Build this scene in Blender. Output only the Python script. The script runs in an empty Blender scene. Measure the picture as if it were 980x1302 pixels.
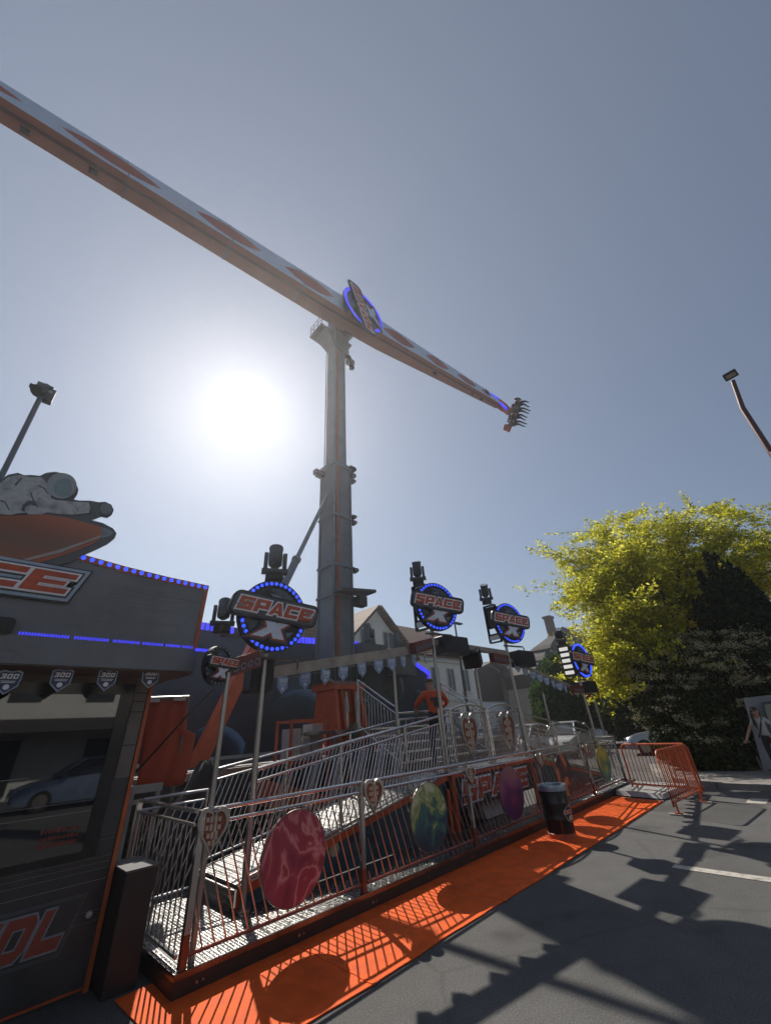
import bpy, bmesh, math, random
from mathutils import Vector, Matrix
from mathutils.geometry import tessellate_polygon

R = math.radians
random.seed(7)
scene = bpy.context.scene
COL = scene.collection

# ------------------------------------------------------------------ camera
PITCH, ROLL, FOC, CX, CY, EYE = R(29.45), R(4.0), 490.0, 490.0, 651.0, 1.7


def _cam_axes():
    d = FOC / math.tan(PITCH)
    zen = Vector((-d * math.sin(ROLL), -d * math.cos(ROLL), FOC)).normalized()
    x = Vector((1045 - CX, 893 - CY, FOC))
    x = (x - zen * x.dot(zen)).normalized()
    return x, zen.cross(x), zen


_X, _Y, _Z = _cam_axes()


def _world(v):
    return Vector((_X.dot(v), _Y.dot(v), _Z.dot(v)))


cam_d = bpy.data.cameras.new('camera')
cam_d.sensor_fit = 'HORIZONTAL'
cam_d.sensor_width = 36
cam_d.lens = 18
cam_d.clip_start = 0.05
cam_d.clip_end = 4000
cam = bpy.data.objects.new('camera', cam_d)
COL.objects.link(cam)
_r, _d, _f = _world(Vector((1, 0, 0))), _world(Vector((0, 1, 0))), _world(Vector((0, 0, 1)))
cam.matrix_world = Matrix(((_r.x, -_d.x, -_f.x, 0), (_r.y, -_d.y, -_f.y, 0), (_r.z, -_d.z, -_f.z, EYE), (0, 0, 0, 1)))
scene.camera = cam

# ------------------------------------------------------------------ sky and sun
SUN_AZ, SUN_EL = R(69.0), R(43.4)          # azimuth counted from +X towards +Y
SUN = Vector((math.cos(SUN_EL) * math.cos(SUN_AZ), math.cos(SUN_EL) * math.sin(SUN_AZ), math.sin(SUN_EL)))
world = bpy.data.worlds.new('World')
scene.world = world
world.use_nodes = True
nt = world.node_tree
nt.nodes.clear()
out = nt.nodes.new('ShaderNodeOutputWorld')
bg = nt.nodes.new('ShaderNodeBackground')
sky = nt.nodes.new('ShaderNodeTexSky')
sky.sky_type = 'NISHITA'
sky.sun_disc = False
sky.sun_elevation = SUN_EL
sky.sun_rotation = math.pi / 2 - SUN_AZ
sky.air_density = 1.0
sky.dust_density = 0.0
sky.ozone_density = 1.0
bg.inputs['Strength'].default_value = 0.05
nt.links.new(sky.outputs['Color'], bg.inputs['Color'])
# hazy air round the sun: a forward-scattering aureole as a function of the angle to the sun
tc = nt.nodes.new('ShaderNodeTexCoord')
dot = nt.nodes.new('ShaderNodeVectorMath'); dot.operation = 'DOT_PRODUCT'
nrm = nt.nodes.new('ShaderNodeVectorMath'); nrm.operation = 'NORMALIZE'
nt.links.new(tc.outputs['Generated'], nrm.inputs[0])
nt.links.new(nrm.outputs[0], dot.inputs[0])
dot.inputs[1].default_value = SUN
clampn = nt.nodes.new('ShaderNodeMath'); clampn.operation = 'MAXIMUM'; clampn.inputs[1].default_value = 0.0
nt.links.new(dot.outputs['Value'], clampn.inputs[0])
AUREOLE = [(2500.0, 4.0), (420.0, 0.12), (60.0, 0.02), (2.0, 0.14)]
acc = None
for power, gain in AUREOLE:
    p = nt.nodes.new('ShaderNodeMath'); p.operation = 'POWER'; p.inputs[1].default_value = power
    nt.links.new(clampn.outputs[0], p.inputs[0])
    g = nt.nodes.new('ShaderNodeMath'); g.operation = 'MULTIPLY'; g.inputs[1].default_value = gain
    nt.links.new(p.outputs[0], g.inputs[0])
    if acc is None:
        acc = g
    else:
        a = nt.nodes.new('ShaderNodeMath'); a.operation = 'ADD'
        nt.links.new(acc.outputs[0], a.inputs[0]); nt.links.new(g.outputs[0], a.inputs[1])
        acc = a
bg2 = nt.nodes.new('ShaderNodeBackground')
bg2.inputs['Color'].default_value = (1.0, 0.97, 0.92, 1)
haze_bg = nt.nodes.new('ShaderNodeBackground')        # even milky haze of the whole sky
haze_bg.inputs['Color'].default_value = (0.058, 0.066, 0.082, 1)
add2 = nt.nodes.new('ShaderNodeAddShader')
nt.links.new(acc.outputs[0], bg2.inputs['Strength'])
add = nt.nodes.new('ShaderNodeAddShader')
nt.links.new(bg.outputs[0], add.inputs[0]); nt.links.new(bg2.outputs[0], add.inputs[1])
nt.links.new(add.outputs[0], add2.inputs[0]); nt.links.new(haze_bg.outputs[0], add2.inputs[1])
nt.links.new(add2.outputs[0], out.inputs['Surface'])

sun_d = bpy.data.lights.new('sun', 'SUN')
sun_d.energy = 5.0
sun_d.angle = R(0.6)
sun_d.color = (1.0, 0.93, 0.82)
sun_o = bpy.data.objects.new('sun', sun_d)
COL.objects.link(sun_o)
sun_o.rotation_euler = SUN.to_track_quat('Z', 'Y').to_euler()
sun_o.location = (0, 0, 60)

scene.view_settings.view_transform = 'Standard'
scene.view_settings.look = 'None'
scene.view_settings.gamma = 1
scene.view_settings.exposure = 0.18
scene.render.engine = 'CYCLES'
scene.cycles.max_bounces = 6
scene.cycles.volume_bounces = 0
scene.cycles.sample_clamp_indirect = 4.0
scene.cycles.caustics_reflective = False
scene.cycles.caustics_refractive = False

# ------------------------------------------------------------------ where a pixel of the photo lies in the place
def ray(px, py):
    return _world(Vector((px - CX, py - CY, FOC)).normalized())


def at(px, py, d):                       # point at horizontal distance d
    r = ray(px, py)
    return Vector((0, 0, EYE)) + r * (d / math.hypot(r.x, r.y))


def ony(px, py, y):                      # point on the vertical plane Y = y
    r = ray(px, py)
    return Vector((0, 0, EYE)) + r * (y / r.y)


def onz(px, py, zz=0.0):                 # point on the level Z = zz
    r = ray(px, py)
    return Vector((0, 0, EYE)) + r * ((zz - EYE) / r.z)


# ------------------------------------------------------------------ mesh builder
def V(*a):
    return Vector(a)


class MB:
    def __init__(self):
        self.v, self.f, self.m, self.mi = [], [], [], 0

    def mat(self, i):
        self.mi = i
        return self

    def add(self, verts, faces):
        b = len(self.v)
        self.v += [Vector(p) for p in verts]
        for f in faces:
            self.f.append([b + i for i in f])
            self.m.append(self.mi)
        return self

    def box(self, lo, hi, frame=None):
        x0, y0, z0 = lo
        x1, y1, z1 = hi
        p = [V(x0, y0, z0), V(x1, y0, z0), V(x1, y1, z0), V(x0, y1, z0), V(x0, y0, z1), V(x1, y0, z1), V(x1, y1, z1), V(x0, y1, z1)]
        if frame:
            p = [frame(q) for q in p]
        return self.add(p, [(0, 3, 2, 1), (4, 5, 6, 7), (0, 1, 5, 4), (1, 2, 6, 5), (2, 3, 7, 6), (3, 0, 4, 7)])

    def hexa(self, b, t):                # bottom quad and top quad, same winding
        return self.add(list(b) + list(t), [(3, 2, 1, 0), (4, 5, 6, 7), (0, 1, 5, 4), (1, 2, 6, 5), (2, 3, 7, 6), (3, 0, 4, 7)])

    def bar(self, p, q, w, h=None, up=V(0, 0, 1)):   # square section bar
        p, q = Vector(p), Vector(q)
        h = h or w
        d = (q - p).normalized()
        s = d.cross(up)
        if s.length < 1e-4:
            s = d.cross(V(1, 0, 0))
        s.normalize()
        u = s.cross(d)
        c = [(-w / 2, -h / 2), (w / 2, -h / 2), (w / 2, h / 2), (-w / 2, h / 2)]
        return self.hexa([p + s * a + u * b for a, b in c], [q + s * a + u * b for a, b in c])

    def tube(self, pts, r, n=8, r1=None, cap=True):
        pts = [Vector(p) for p in pts]
        rings = []
        N = len(pts)
        for i, p in enumerate(pts):
            a = pts[max(0, i - 1)]
            b = pts[min(N - 1, i + 1)]
            d = (b - a).normalized()
            s = d.cross(V(0, 0, 1))
            if s.length < 1e-3:
                s = d.cross(V(1, 0, 0))
            s.normalize()
            u = s.cross(d)
            rr = r if r1 is None else r + (r1 - r) * i / max(1, N - 1)
            if isinstance(r, (list, tuple)):
                rr = r[i]
            rings.append([p + (s * math.cos(2 * math.pi * k / n) + u * math.sin(2 * math.pi * k / n)) * rr for k in range(n)])
        vs = [q for ring in rings for q in ring]
        fs = []
        for i in range(N - 1):
            for k in range(n):
                k2 = (k + 1) % n
                fs.append((i * n + k, i * n + k2, (i + 1) * n + k2, (i + 1) * n + k))
        if cap:
            fs.append(tuple(range(n))[::-1])
            fs.append(tuple((N - 1) * n + k for k in range(n)))
        return self.add(vs, fs)

    def cyl(self, p, q, r, n=12, r1=None):
        return self.tube([p, q], r, n, r1)

    def prism(self, loops, fr, t0, t1):  # loops: outer then holes, 2-D; fr maps (u, v, depth) to a point
        flat = [Vector((a, b, 0)) for lp in loops for a, b in lp]
        tris = tessellate_polygon([[Vector((a, b, 0)) for a, b in lp] for lp in loops])
        n = len(flat)
        vs = [fr(Vector((p.x, p.y, t1))) for p in flat] + [fr(Vector((p.x, p.y, t0))) for p in flat]
        fs = []
        for t in tris:
            a, b, c = (flat[i] for i in t)
            if (b - a).cross(c - a).z < 0:
                t = (t[0], t[2], t[1])
            fs.append(tuple(t))
            fs.append((t[0] + n, t[2] + n, t[1] + n))
        o = 0
        for k, lp in enumerate(loops):
            m = len(lp)
            area = sum(lp[i][0] * lp[(i + 1) % m][1] - lp[(i + 1) % m][0] * lp[i][1] for i in range(m))
            flip = (area < 0) != (k > 0)
            for i in range(m):
                j = (i + 1) % m
                q = (o + i, o + i + n, o + j + n, o + j)
                fs.append(q[::-1] if flip != (k > 0) else q)
            o += m
        return self.add(vs, fs)

    def disc(self, fr, r, t0, t1, n=40, rx=None, ry=None, cx=0, cy=0):
        lp = [(cx + (rx or r) * math.cos(2 * math.pi * i / n), cy + (ry or r) * math.sin(2 * math.pi * i / n)) for i in range(n)]
        return self.prism([lp], fr, t0, t1)

    def ring(self, fr, r0, r1, t0, t1, n=48):
        a = [(r1 * math.cos(2 * math.pi * i / n), r1 * math.sin(2 * math.pi * i / n)) for i in range(n)]
        b = [(r0 * math.cos(2 * math.pi * i / n), r0 * math.sin(2 * math.pi * i / n)) for i in range(n)][::-1]
        return self.prism([a, b], fr, t0, t1)

    def lathe(self, prof, o=V(0, 0, 0), n=24, axis=None):
        vs, fs = [], []
        for r, zz in prof:
            for k in range(n):
                a = 2 * math.pi * k / n
                vs.append(V(r * math.cos(a), r * math.sin(a), zz))
        for i in range(len(prof) - 1):
            for k in range(n):
                k2 = (k + 1) % n
                fs.append((i * n + k, i * n + k2, (i + 1) * n + k2, (i + 1) * n + k))
        if axis is not None:
            q = Vector(axis).to_track_quat('Z', 'Y')
            vs = [q @ p for p in vs]
        return self.add([p + Vector(o) for p in vs], fs)

    def build(self, name, mats, parent=None, smooth=False, local=False):
        if not isinstance(mats, (list, tuple)):
            mats = [mats]
        off = V(0, 0, 0)
        if parent is not None and not local:
            q = parent
            while q is not None:
                off = off + q.location
                q = q.parent
        me = bpy.data.meshes.new(name)
        me.from_pydata([p - off for p in self.v], [], self.f)
        for m in mats:
            me.materials.append(m)
        if len(mats) > 1:
            me.polygons.foreach_set('material_index', self.m)
        if smooth:
            me.polygons.foreach_set('use_smooth', [True] * len(self.f))
            try:
                me.set_sharp_from_angle(angle=R(40))
            except Exception:
                pass
        me.validate()
        me.update()
        o = bpy.data.objects.new(name, me)
        COL.objects.link(o)
        if parent is not None:
            o.parent = parent
        return o


def place(o, u, v, n):                   # frame: local (a, b, c) -> o + a u + b v + c n
    o, u, v, n = Vector(o), Vector(u), Vector(v), Vector(n)
    return lambda p: o + u * p.x + v * p.y + n * p.z


def front(x, y, zz, yaw=0.0, roll=0.0):  # an upright board facing -Y, turned by yaw towards -X and rolled in its plane
    u = V(math.cos(yaw), -math.sin(yaw), 0)
    n = V(-math.sin(yaw), -math.cos(yaw), 0)
    v = V(0, 0, 1)
    u2 = u * math.cos(roll) + v * math.sin(roll)
    v2 = v * math.cos(roll) - u * math.sin(roll)
    return place((x, y, zz), u2, v2, n)


def tag(o, label=None, cat=None, group=None, kind=None):
    if label:
        o['label'] = label
    if cat:
        o['category'] = cat
    if group:
        o['group'] = group
    if kind:
        o['kind'] = kind
    return o


def thing(name, loc, label, cat, group=None):
    o = bpy.data.objects.new(name, None)
    o.empty_display_size = 0.1
    COL.objects.link(o)
    o.location = loc
    return tag(o, label, cat, group)


def kids(o):
    return [c for c in bpy.data.objects if c.parent == o]


def clone(o, loc=None, rot=None, label=None, parent=None):
    c = o.copy()
    COL.objects.link(c)
    c.parent = parent
    for ch in kids(o):
        clone(ch, parent=c)
    if loc is not None:
        c.location = loc
    if rot is not None:
        c.rotation_euler = rot
    if label:
        c['label'] = label
    return c


# ------------------------------------------------------------------ lettering
GLYPH = {
    'S': [[(0, 0), (1, 0), (1, .6), (.3, .6), (.3, .76), (1, .76), (1, 1), (0, 1), (0, .4), (.7, .4), (.7, .24), (0, .24)]],
    'P': [[(0, 0), (.3, 0), (.3, .3), (1, .3), (1, 1), (0, 1)], [(.3, .54), (.3, .77), (.7, .77), (.7, .54)]],
    'A': [[(0, 0), (.28, 0), (.34, .16), (.66, .16), (.72, 0), (1, 0), (.64, 1), (.36, 1)], [(.4, .36), (.5, .72), (.6, .36)]],
    'C': [[(0, 0), (1, 0), (1, .27), (.3, .27), (.3, .73), (1, .73), (1, 1), (0, 1)]],
    'E': [[(0, 0), (1, 0), (1, .25), (.3, .25), (.3, .4), (.85, .4), (.85, .6), (.3, .6), (.3, .75), (1, .75), (1, 1), (0, 1)]],
    'X': [[(0, 0), (.34, 0), (.5, .28), (.66, 0), (1, 0), (.7, .5), (1, 1), (.66, 1), (.5, .72), (.34, 1), (0, 1), (.3, .5)]],
    'N': [[(0, 0), (.3, 0), (.3, .55), (.7, 0), (1, 0), (1, 1), (.7, 1), (.7, .45), (.3, 1), (0, 1)]],
    'D': [[(0, 0), (.82, 0), (1, .2), (1, .8), (.82, 1), (0, 1)], [(.3, .26), (.3, .74), (.7, .74), (.7, .26)]],
    'L': [[(0, 0), (1, 0), (1, .3), (.3, .3), (.3, 1), (0, 1)]],
    'I': [[(.1, 0), (.5, 0), (.5, 1), (.1, 1)]],
    '3': [[(0, 0), (1, 0), (1, 1), (0, 1), (0, .78), (.7, .78), (.7, .6), (.2, .6), (.2, .4), (.7, .4), (.7, .22), (0, .22)]],
    '0': [[(0, 0), (1, 0), (1, 1), (0, 1)], [(.28, .24), (.28, .76), (.72, .76), (.72, .24)]],
}


def grow(lp, d, hole=False):             # offset a closed outline outwards (a hole inwards)
    n = len(lp)
    area = sum(lp[i][0] * lp[(i + 1) % n][1] - lp[(i + 1) % n][0] * lp[i][1] for i in range(n))
    s = 1 if area > 0 else -1
    if hole:
        s = -s
    res = []
    for i in range(n):
        a, b, c = Vector(lp[i - 1]), Vector(lp[i]), Vector(lp[(i + 1) % n])
        d1, d2 = (b - a).normalized(), (c - b).normalized()
        n1, n2 = Vector((d1.y, -d1.x)), Vector((d2.y, -d2.x))
        m = n1 + n2
        if m.length < 1e-3:
            m = n1
        m.normalize()
        k = min(2.0, 1 / max(.35, m.dot(n1)))
        p = b + m * (d * k * s)
        res.append((p.x, p.y))
    return res


def word_loops(text, h, w, gap, shear=0.0):
    res, x = [], 0.0
    for ch in text:
        if ch == ' ':
            x += w * .6
            continue
        lps = [[(x + a * w + shear * b * h, b * h) for a, b in lp] for lp in GLYPH[ch]]
        x += (w if ch != 'I' else w * .6) + gap
        res.append(lps)
    return res, x - gap


def word(mb, text, fr, h, w, gap, t0, t1, shear=0.0, offset=0.0, step=0.0, cx=None, cy=0.0):
    gl, tw = word_loops(text, h, w, gap, shear)
    dx = -tw / 2 - shear * h / 2 if cx is None else cx
    for i, lps in enumerate(gl):
        L = []
        for k, lp in enumerate(lps):
            lp = [(a + dx, b - h / 2 + cy) for a, b in lp]
            if offset:
                lp = grow(lp, offset, False) if k == 0 else grow(lp, offset * .8, True)
            L.append(lp)
        if offset and len(L) > 1 and offset > .09 * w:
            L = L[:1]
        if offset > .11 * w and text[i] != 'X':     # wide borders close up round the whole letter
            xs = [a - shear * (b + h / 2 - cy) for a, b in ((x_ + dx, y_ - h / 2 + cy) for lp_ in lps for x_, y_ in lp_)]
            a0, a1 = min(xs), max(xs)
            bb = [(a0, -h / 2 + cy), (a1, -h / 2 + cy), (a1 + shear * h, h / 2 + cy), (a0 + shear * h, h / 2 + cy)]
            L = [grow(bb, offset)]
        mb.prism(L, fr, t0, t1 + step * (i % 2))
    return mb


# ------------------------------------------------------------------ materials
MATS = {}


def mat(name, col, rough=.6, metal=0.0, var=.12, scale=6.0, bump=0.0, bscale=40.0, spec=.5, coat=0.0, rvar=.1, trans=0.0):
    if name in MATS:
        return MATS[name]
    m = bpy.data.materials.new(name)
    m.use_nodes = True
    t = m.node_tree
    b = t.nodes['Principled BSDF']
    b.inputs['Roughness'].default_value = rough
    b.inputs['Metallic'].default_value = metal
    b.inputs['Specular IOR Level'].default_value = spec
    b.inputs['Coat Weight'].default_value = coat
    b.inputs['Transmission Weight'].default_value = trans
    c = t.nodes.new('ShaderNodeTexCoord')
    no = t.nodes.new('ShaderNodeTexNoise')
    no.inputs['Scale'].default_value = scale
    no.inputs['Detail'].default_value = 6
    no.inputs['Roughness'].default_value = .65
    t.links.new(c.outputs['Object'], no.inputs['Vector'])
    mr = t.nodes.new('ShaderNodeMapRange')
    mr.inputs['From Min'].default_value = .3
    mr.inputs['From Max'].default_value = .7
    mr.inputs['To Min'].default_value = 1 - var
    mr.inputs['To Max'].default_value = 1 + var
    t.links.new(no.outputs['Fac'], mr.inputs['Value'])
    mu = t.nodes.new('ShaderNodeVectorMath')
    mu.operation = 'SCALE'
    mu.inputs[0].default_value = col[:3]
    t.links.new(mr.outputs[0], mu.inputs['Scale'])
    t.links.new(mu.outputs[0], b.inputs['Base Color'])
    if rvar:
        m2 = t.nodes.new('ShaderNodeMapRange')
        m2.inputs['To Min'].default_value = max(0.02, rough - rvar)
        m2.inputs['To Max'].default_value = min(1, rough + rvar)
        t.links.new(no.outputs['Fac'], m2.inputs['Value'])
        t.links.new(m2.outputs[0], b.inputs['Roughness'])
    if bump:
        n2 = t.nodes.new('ShaderNodeTexNoise')
        n2.inputs['Scale'].default_value = bscale
        n2.inputs['Detail'].default_value = 4
        t.links.new(c.outputs['Object'], n2.inputs['Vector'])
        bp = t.nodes.new('ShaderNodeBump')
        bp.inputs['Strength'].default_value = bump
        bp.inputs['Distance'].default_value = .02
        t.links.new(n2.outputs['Fac'], bp.inputs['Height'])
        t.links.new(bp.outputs[0], b.inputs['Normal'])
    MATS[name] = m
    return m


def glow(name, col, strength):
    m = bpy.data.materials.new(name)
    m.use_nodes = True
    b = m.node_tree.nodes['Principled BSDF']
    b.inputs['Base Color'].default_value = (*[c * .5 for c in col], 1)
    b.inputs['Emission Color'].default_value = (*col, 1)
    b.inputs['Emission Strength'].default_value = strength
    return m


def ramp_mat(name, stops, build, rough=.5, spec=.5, metal=0.0):
    """colour ramp over a procedural scalar; build(tree, texcoord) returns the scalar socket"""
    m = bpy.data.materials.new(name)
    m.use_nodes = True
    t = m.node_tree
    b = t.nodes['Principled BSDF']
    b.inputs['Roughness'].default_value = rough
    b.inputs['Specular IOR Level'].default_value = spec
    b.inputs['Metallic'].default_value = metal
    c = t.nodes.new('ShaderNodeTexCoord')
    s = build(t, c)
    r = t.nodes.new('ShaderNodeValToRGB')
    els = r.color_ramp.elements
    while len(els) > 1:
        els.remove(els[0])
    els[0].position = stops[0][0]
    els[0].color = (*stops[0][1], 1)
    for p, col in stops[1:]:
        e = els.new(p)
        e.color = (*col, 1)
    t.links.new(s, r.inputs['Fac'])
    t.links.new(r.outputs['Color'], b.inputs['Base Color'])
    return m


M = {}
M['steel'] = mat('galvanised steel', (.40, .37, .34), .34, .9, .1, 4, rvar=.06)
M['chrome'] = mat('polished rail steel', (.46, .45, .44), .24, .88, .08, 3, rvar=.04)
M['darksteel'] = mat('weathered steel', (.16, .14, .13), .45, .7, .3, 8)
M['black'] = mat('black paint', (.014, .014, .016), .5, 0, .3, 5)
M['blackgloss'] = mat('black gloss paint', (.012, .012, .014), .22, 0, .3, 3)
M['boothblack'] = mat('booth black print', (.042, .043, .046), .42, 0, .3, 3)  # lightened evenly to imitate lens glare over the booth wall
M['fascia'] = mat('dark fascia print', (.16, .168, .182), .5, 0, .22, 2)  # base colour lifted to paint in the veil of lens glare
M['orange'] = mat('orange paint', (.55, .085, .02), .45, 0, .18, 5, bump=.05)
M['orangedull'] = mat('worn orange paint', (.42, .075, .025), .55, 0, .25, 6, bump=.08)
M['orangetrim'] = mat('orange trim', (.45, .10, .03), .45, 0, .15, 4)
M['redprint'] = mat('red orange print', (.52, .055, .018), .5, 0, .2, 20)
M['white'] = mat('white print', (.84, .85, .87), .45, 0, .08, 8)
M['paleblue'] = mat('pale blue print', (.66, .74, .84), .45, 0, .12, 8)
M['greyprint'] = mat('grey print', (.2, .22, .25), .5, 0, .25, 8)
M['midgrey'] = mat('dark grey print', (.07, .078, .088), .5, 0, .25, 5)
M['mast'] = mat('grey mast steel', (.13, .148, .17), .5, .2, .18, 2.5, bump=.04)
M['mastdark'] = mat('dark mast steel', (.05, .054, .06), .5, .2, .2, 3)
M['armpaint'] = mat('pale blue white paint', (.50, .60, .76), .38, 0, .08, 1.5)
M['armbelly'] = mat('orange brown steel', (.40, .14, .095), .5, 0, .14, 1.2, bump=.03)
M['ovalorange'] = mat('dull red orange print', (.33, .055, .03), .45, 0, .15, 3)
M['strut'] = mat('hydraulic strut grey blue', (.14, .18, .22), .4, .4, .15, 4)
M['skin'] = mat('skin', (.42, .23, .15), .55, 0, .1, 20)
M['shirt'] = mat('orange shirt', (.58, .08, .02), .8, 0, .15, 12, bump=.2, bscale=30)
M['trousers'] = mat('black cloth', (.018, .018, .022), .85, 0, .3, 14)
M['cap'] = mat('olive grey cloth', (.09, .075, .055), .85, 0, .2, 20)
M['ledblue'] = glow('blue led', (.035, .085, 1.0), 1.25)
M['ledviolet'] = glow('violet blue led', (.06, .06, .9), .9)
M['bulbbase'] = mat('lamp cap blue', (.03, .06, .4), .3)
M['lens'] = mat('lamp lens', (.35, .38, .42), .12, .3, .1, 5)
M['lamp_white'] = mat('white lamp face', (.7, .7, .68), .3, 0, .1, 9)
M['rubber'] = mat('rubber', (.012, .012, .012), .8)
M['concrete'] = mat('concrete', (.3, .29, .27), .9, 0, .2, 4, bump=.2)
M['tarp'] = mat('orange tarpaulin', (.42, .06, .025), .7, 0, .12, 3, bump=.5, bscale=4)
M['wood'] = mat('weathered timber beam', (.36, .31, .26), .75, 0, .3, 5)


def tread_plate():
    m = bpy.data.materials.new('aluminium tread plate')
    m.use_nodes = True
    t = m.node_tree
    b = t.nodes['Principled BSDF']
    b.inputs['Metallic'].default_value = .95
    b.inputs['Roughness'].default_value = .26
    c = t.nodes.new('ShaderNodeTexCoord')
    sep = t.nodes.new('ShaderNodeSeparateXYZ')
    t.links.new(c.outputs['Object'], sep.inputs[0])

    def math_(op, a, bb=None, cc=None):
        n = t.nodes.new('ShaderNodeMath')
        n.operation = op
        for i, x in enumerate((a, bb, cc)):
            if x is None:
                continue
            if isinstance(x, (int, float)):
                n.inputs[i].default_value = x
            else:
                t.links.new(x, n.inputs[i])
        return n.outputs[0]
    S = 2 * math.pi / .062
    a = math_('SINE', math_('MULTIPLY', math_('ADD', sep.outputs[0], sep.outputs[1]), S))
    d = math_('SINE', math_('MULTIPLY', math_('SUBTRACT', sep.outputs[0], sep.outputs[1]), S))
    h = math_('SMOOTH_MAX', math_('MULTIPLY', a, d), 0.0, .3)
    z_ = math_('SINE', math_('MULTIPLY', sep.outputs[2], S))
    h2 = math_('ADD', h, math_('MULTIPLY', z_, .3))
    bp = t.nodes.new('ShaderNodeBump')
    bp.inputs['Strength'].default_value = 1.0
    bp.inputs['Distance'].default_value = .003
    t.links.new(h2, bp.inputs['Height'])
    t.links.new(bp.outputs[0], b.inputs['Normal'])
    no = t.nodes.new('ShaderNodeTexNoise')
    no.inputs['Scale'].default_value = 5
    no.inputs['Detail'].default_value = 6
    t.links.new(c.outputs['Object'], no.inputs['Vector'])
    r = t.nodes.new('ShaderNodeValToRGB')
    r.color_ramp.elements[0].position = .3
    r.color_ramp.elements[0].color = (.11, .107, .105, 1)
    r.color_ramp.elements[1].position = .7
    r.color_ramp.elements[1].color = (.27, .265, .26, 1)
    t.links.new(no.outputs['Fac'], r.inputs[0])
    t.links.new(r.outputs[0], b.inputs['Base Color'])
    return m


M['tread'] = tread_plate()


def studs(mb, x0, x1, y0, y1, zf, pitch=.058):
    """raised lozenges of a tread plate, alternately turned"""
    nx, ny = int((x1 - x0) / pitch), int((y1 - y0) / pitch)
    for i in range(nx):
        for j in range(ny):
            x, y = x0 + (i + .5) * pitch, y0 + (j + .5) * pitch
            a = R(45 if (i + j) % 2 else -45) + random.gauss(0, .06)
            ca, sa = math.cos(a), math.sin(a)
            L, W, h = .023, .0085, .0042 + random.gauss(0, .0005)
            pts = [(-L, 0, 0), (0, -W, 0), (L, 0, 0), (0, W, 0), (-L * .4, 0, h), (L * .4, 0, h)]
            b = len(mb.v)
            for (u, v, w) in pts:
                px, py = x + u * ca - v * sa, y + u * sa + v * ca
                mb.v.append(V(px, py, zf(px) + w))
            for f in ((0, 1, 4), (1, 5, 4), (1, 2, 5), (2, 3, 5), (3, 4, 5), (3, 0, 4)):
                mb.f.append([b + q for q in f])
                mb.m.append(mb.mi)
    return mb

# ================================================================== the setting
import numpy as np
RNG = np.random.default_rng(11)


def asphalt():
    m = bpy.data.materials.new('asphalt')
    m.use_nodes = True
    t = m.node_tree
    b = t.nodes['Principled BSDF']
    c = t.nodes.new('ShaderNodeTexCoord')

    def noise(scale, detail, rough=.6):
        n = t.nodes.new('ShaderNodeTexNoise')
        n.inputs['Scale'].default_value = scale
        n.inputs['Detail'].default_value = detail
        n.inputs['Roughness'].default_value = rough
        t.links.new(c.outputs['Object'], n.inputs['Vector'])
        return n.outputs['Fac']

    def ramp(s, stops):
        r = t.nodes.new('ShaderNodeValToRGB')
        e = r.color_ramp.elements
        e[0].position, e[0].color = stops[0][0], (*[stops[0][1]] * 3, 1)
        e[1].position, e[1].color = stops[-1][0], (*[stops[-1][1]] * 3, 1)
        for p, q in stops[1:-1]:
            x = e.new(p)
            x.color = (*[q] * 3, 1)
        t.links.new(s, r.inputs[0])
        return r.outputs[0]

    def mul(a, bb):
        n = t.nodes.new('ShaderNodeMix')
        n.data_type = 'RGBA'
        n.blend_type = 'MULTIPLY'
        n.inputs['Factor'].default_value = 1
        t.links.new(a, n.inputs[6])
        t.links.new(bb, n.inputs[7])
        return n.outputs[2]
    big = ramp(noise(.35, 5), [(.3, .78), (.7, 1.18)])
    med = ramp(noise(3.0, 6, .7), [(.3, .85), (.72, 1.12)])
    fine = noise(75, 5, .85)
    grit = ramp(fine, [(.28, .035), (.45, .075), (.55, .105), (.7, .21)])
    stain = ramp(noise(.9, 3, .5), [(.0, .62), (.33, .7), (.40, 1.0), (1.0, 1.0)])
    vo = t.nodes.new('ShaderNodeTexVoronoi')
    vo.feature = 'DISTANCE_TO_EDGE'
    vo.inputs['Scale'].default_value = .33
    vo.inputs['Randomness'].default_value = 1
    wob = t.nodes.new('ShaderNodeMix')
    wob.data_type = 'VECTOR'
    wob.inputs['Factor'].default_value = .12
    nz = t.nodes.new('ShaderNodeTexNoise')
    nz.inputs['Scale'].default_value = 2.2
    nz.inputs['Detail'].default_value = 6
    t.links.new(c.outputs['Object'], nz.inputs['Vector'])
    t.links.new(c.outputs['Object'], wob.inputs[4])
    t.links.new(nz.outputs['Color'], wob.inputs[5])
    t.links.new(wob.outputs[1], vo.inputs['Vector'])
    crack = ramp(vo.outputs['Distance'], [(0.0, .8), (.004, .9), (.009, 1.0)])
    col = mul(mul(mul(mul(grit, big), med), crack), stain)
    tint = t.nodes.new('ShaderNodeMix')
    tint.data_type = 'RGBA'
    tint.blend_type = 'MULTIPLY'
    tint.inputs['Factor'].default_value = 1
    tint.inputs[7].default_value = (1.0, .985, .97, 1)
    t.links.new(col, tint.inputs[6])
    t.links.new(tint.outputs[2], b.inputs['Base Color'])
    b.inputs['Roughness'].default_value = .86
    b.inputs['Specular IOR Level'].default_value = .3
    bp = t.nodes.new('ShaderNodeBump')
    bp.inputs['Strength'].default_value = .55
    bp.inputs['Distance'].default_value = .006
    t.links.new(fine, bp.inputs['Height'])
    t.links.new(bp.outputs[0], b.inputs['Normal'])
    return m


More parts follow.
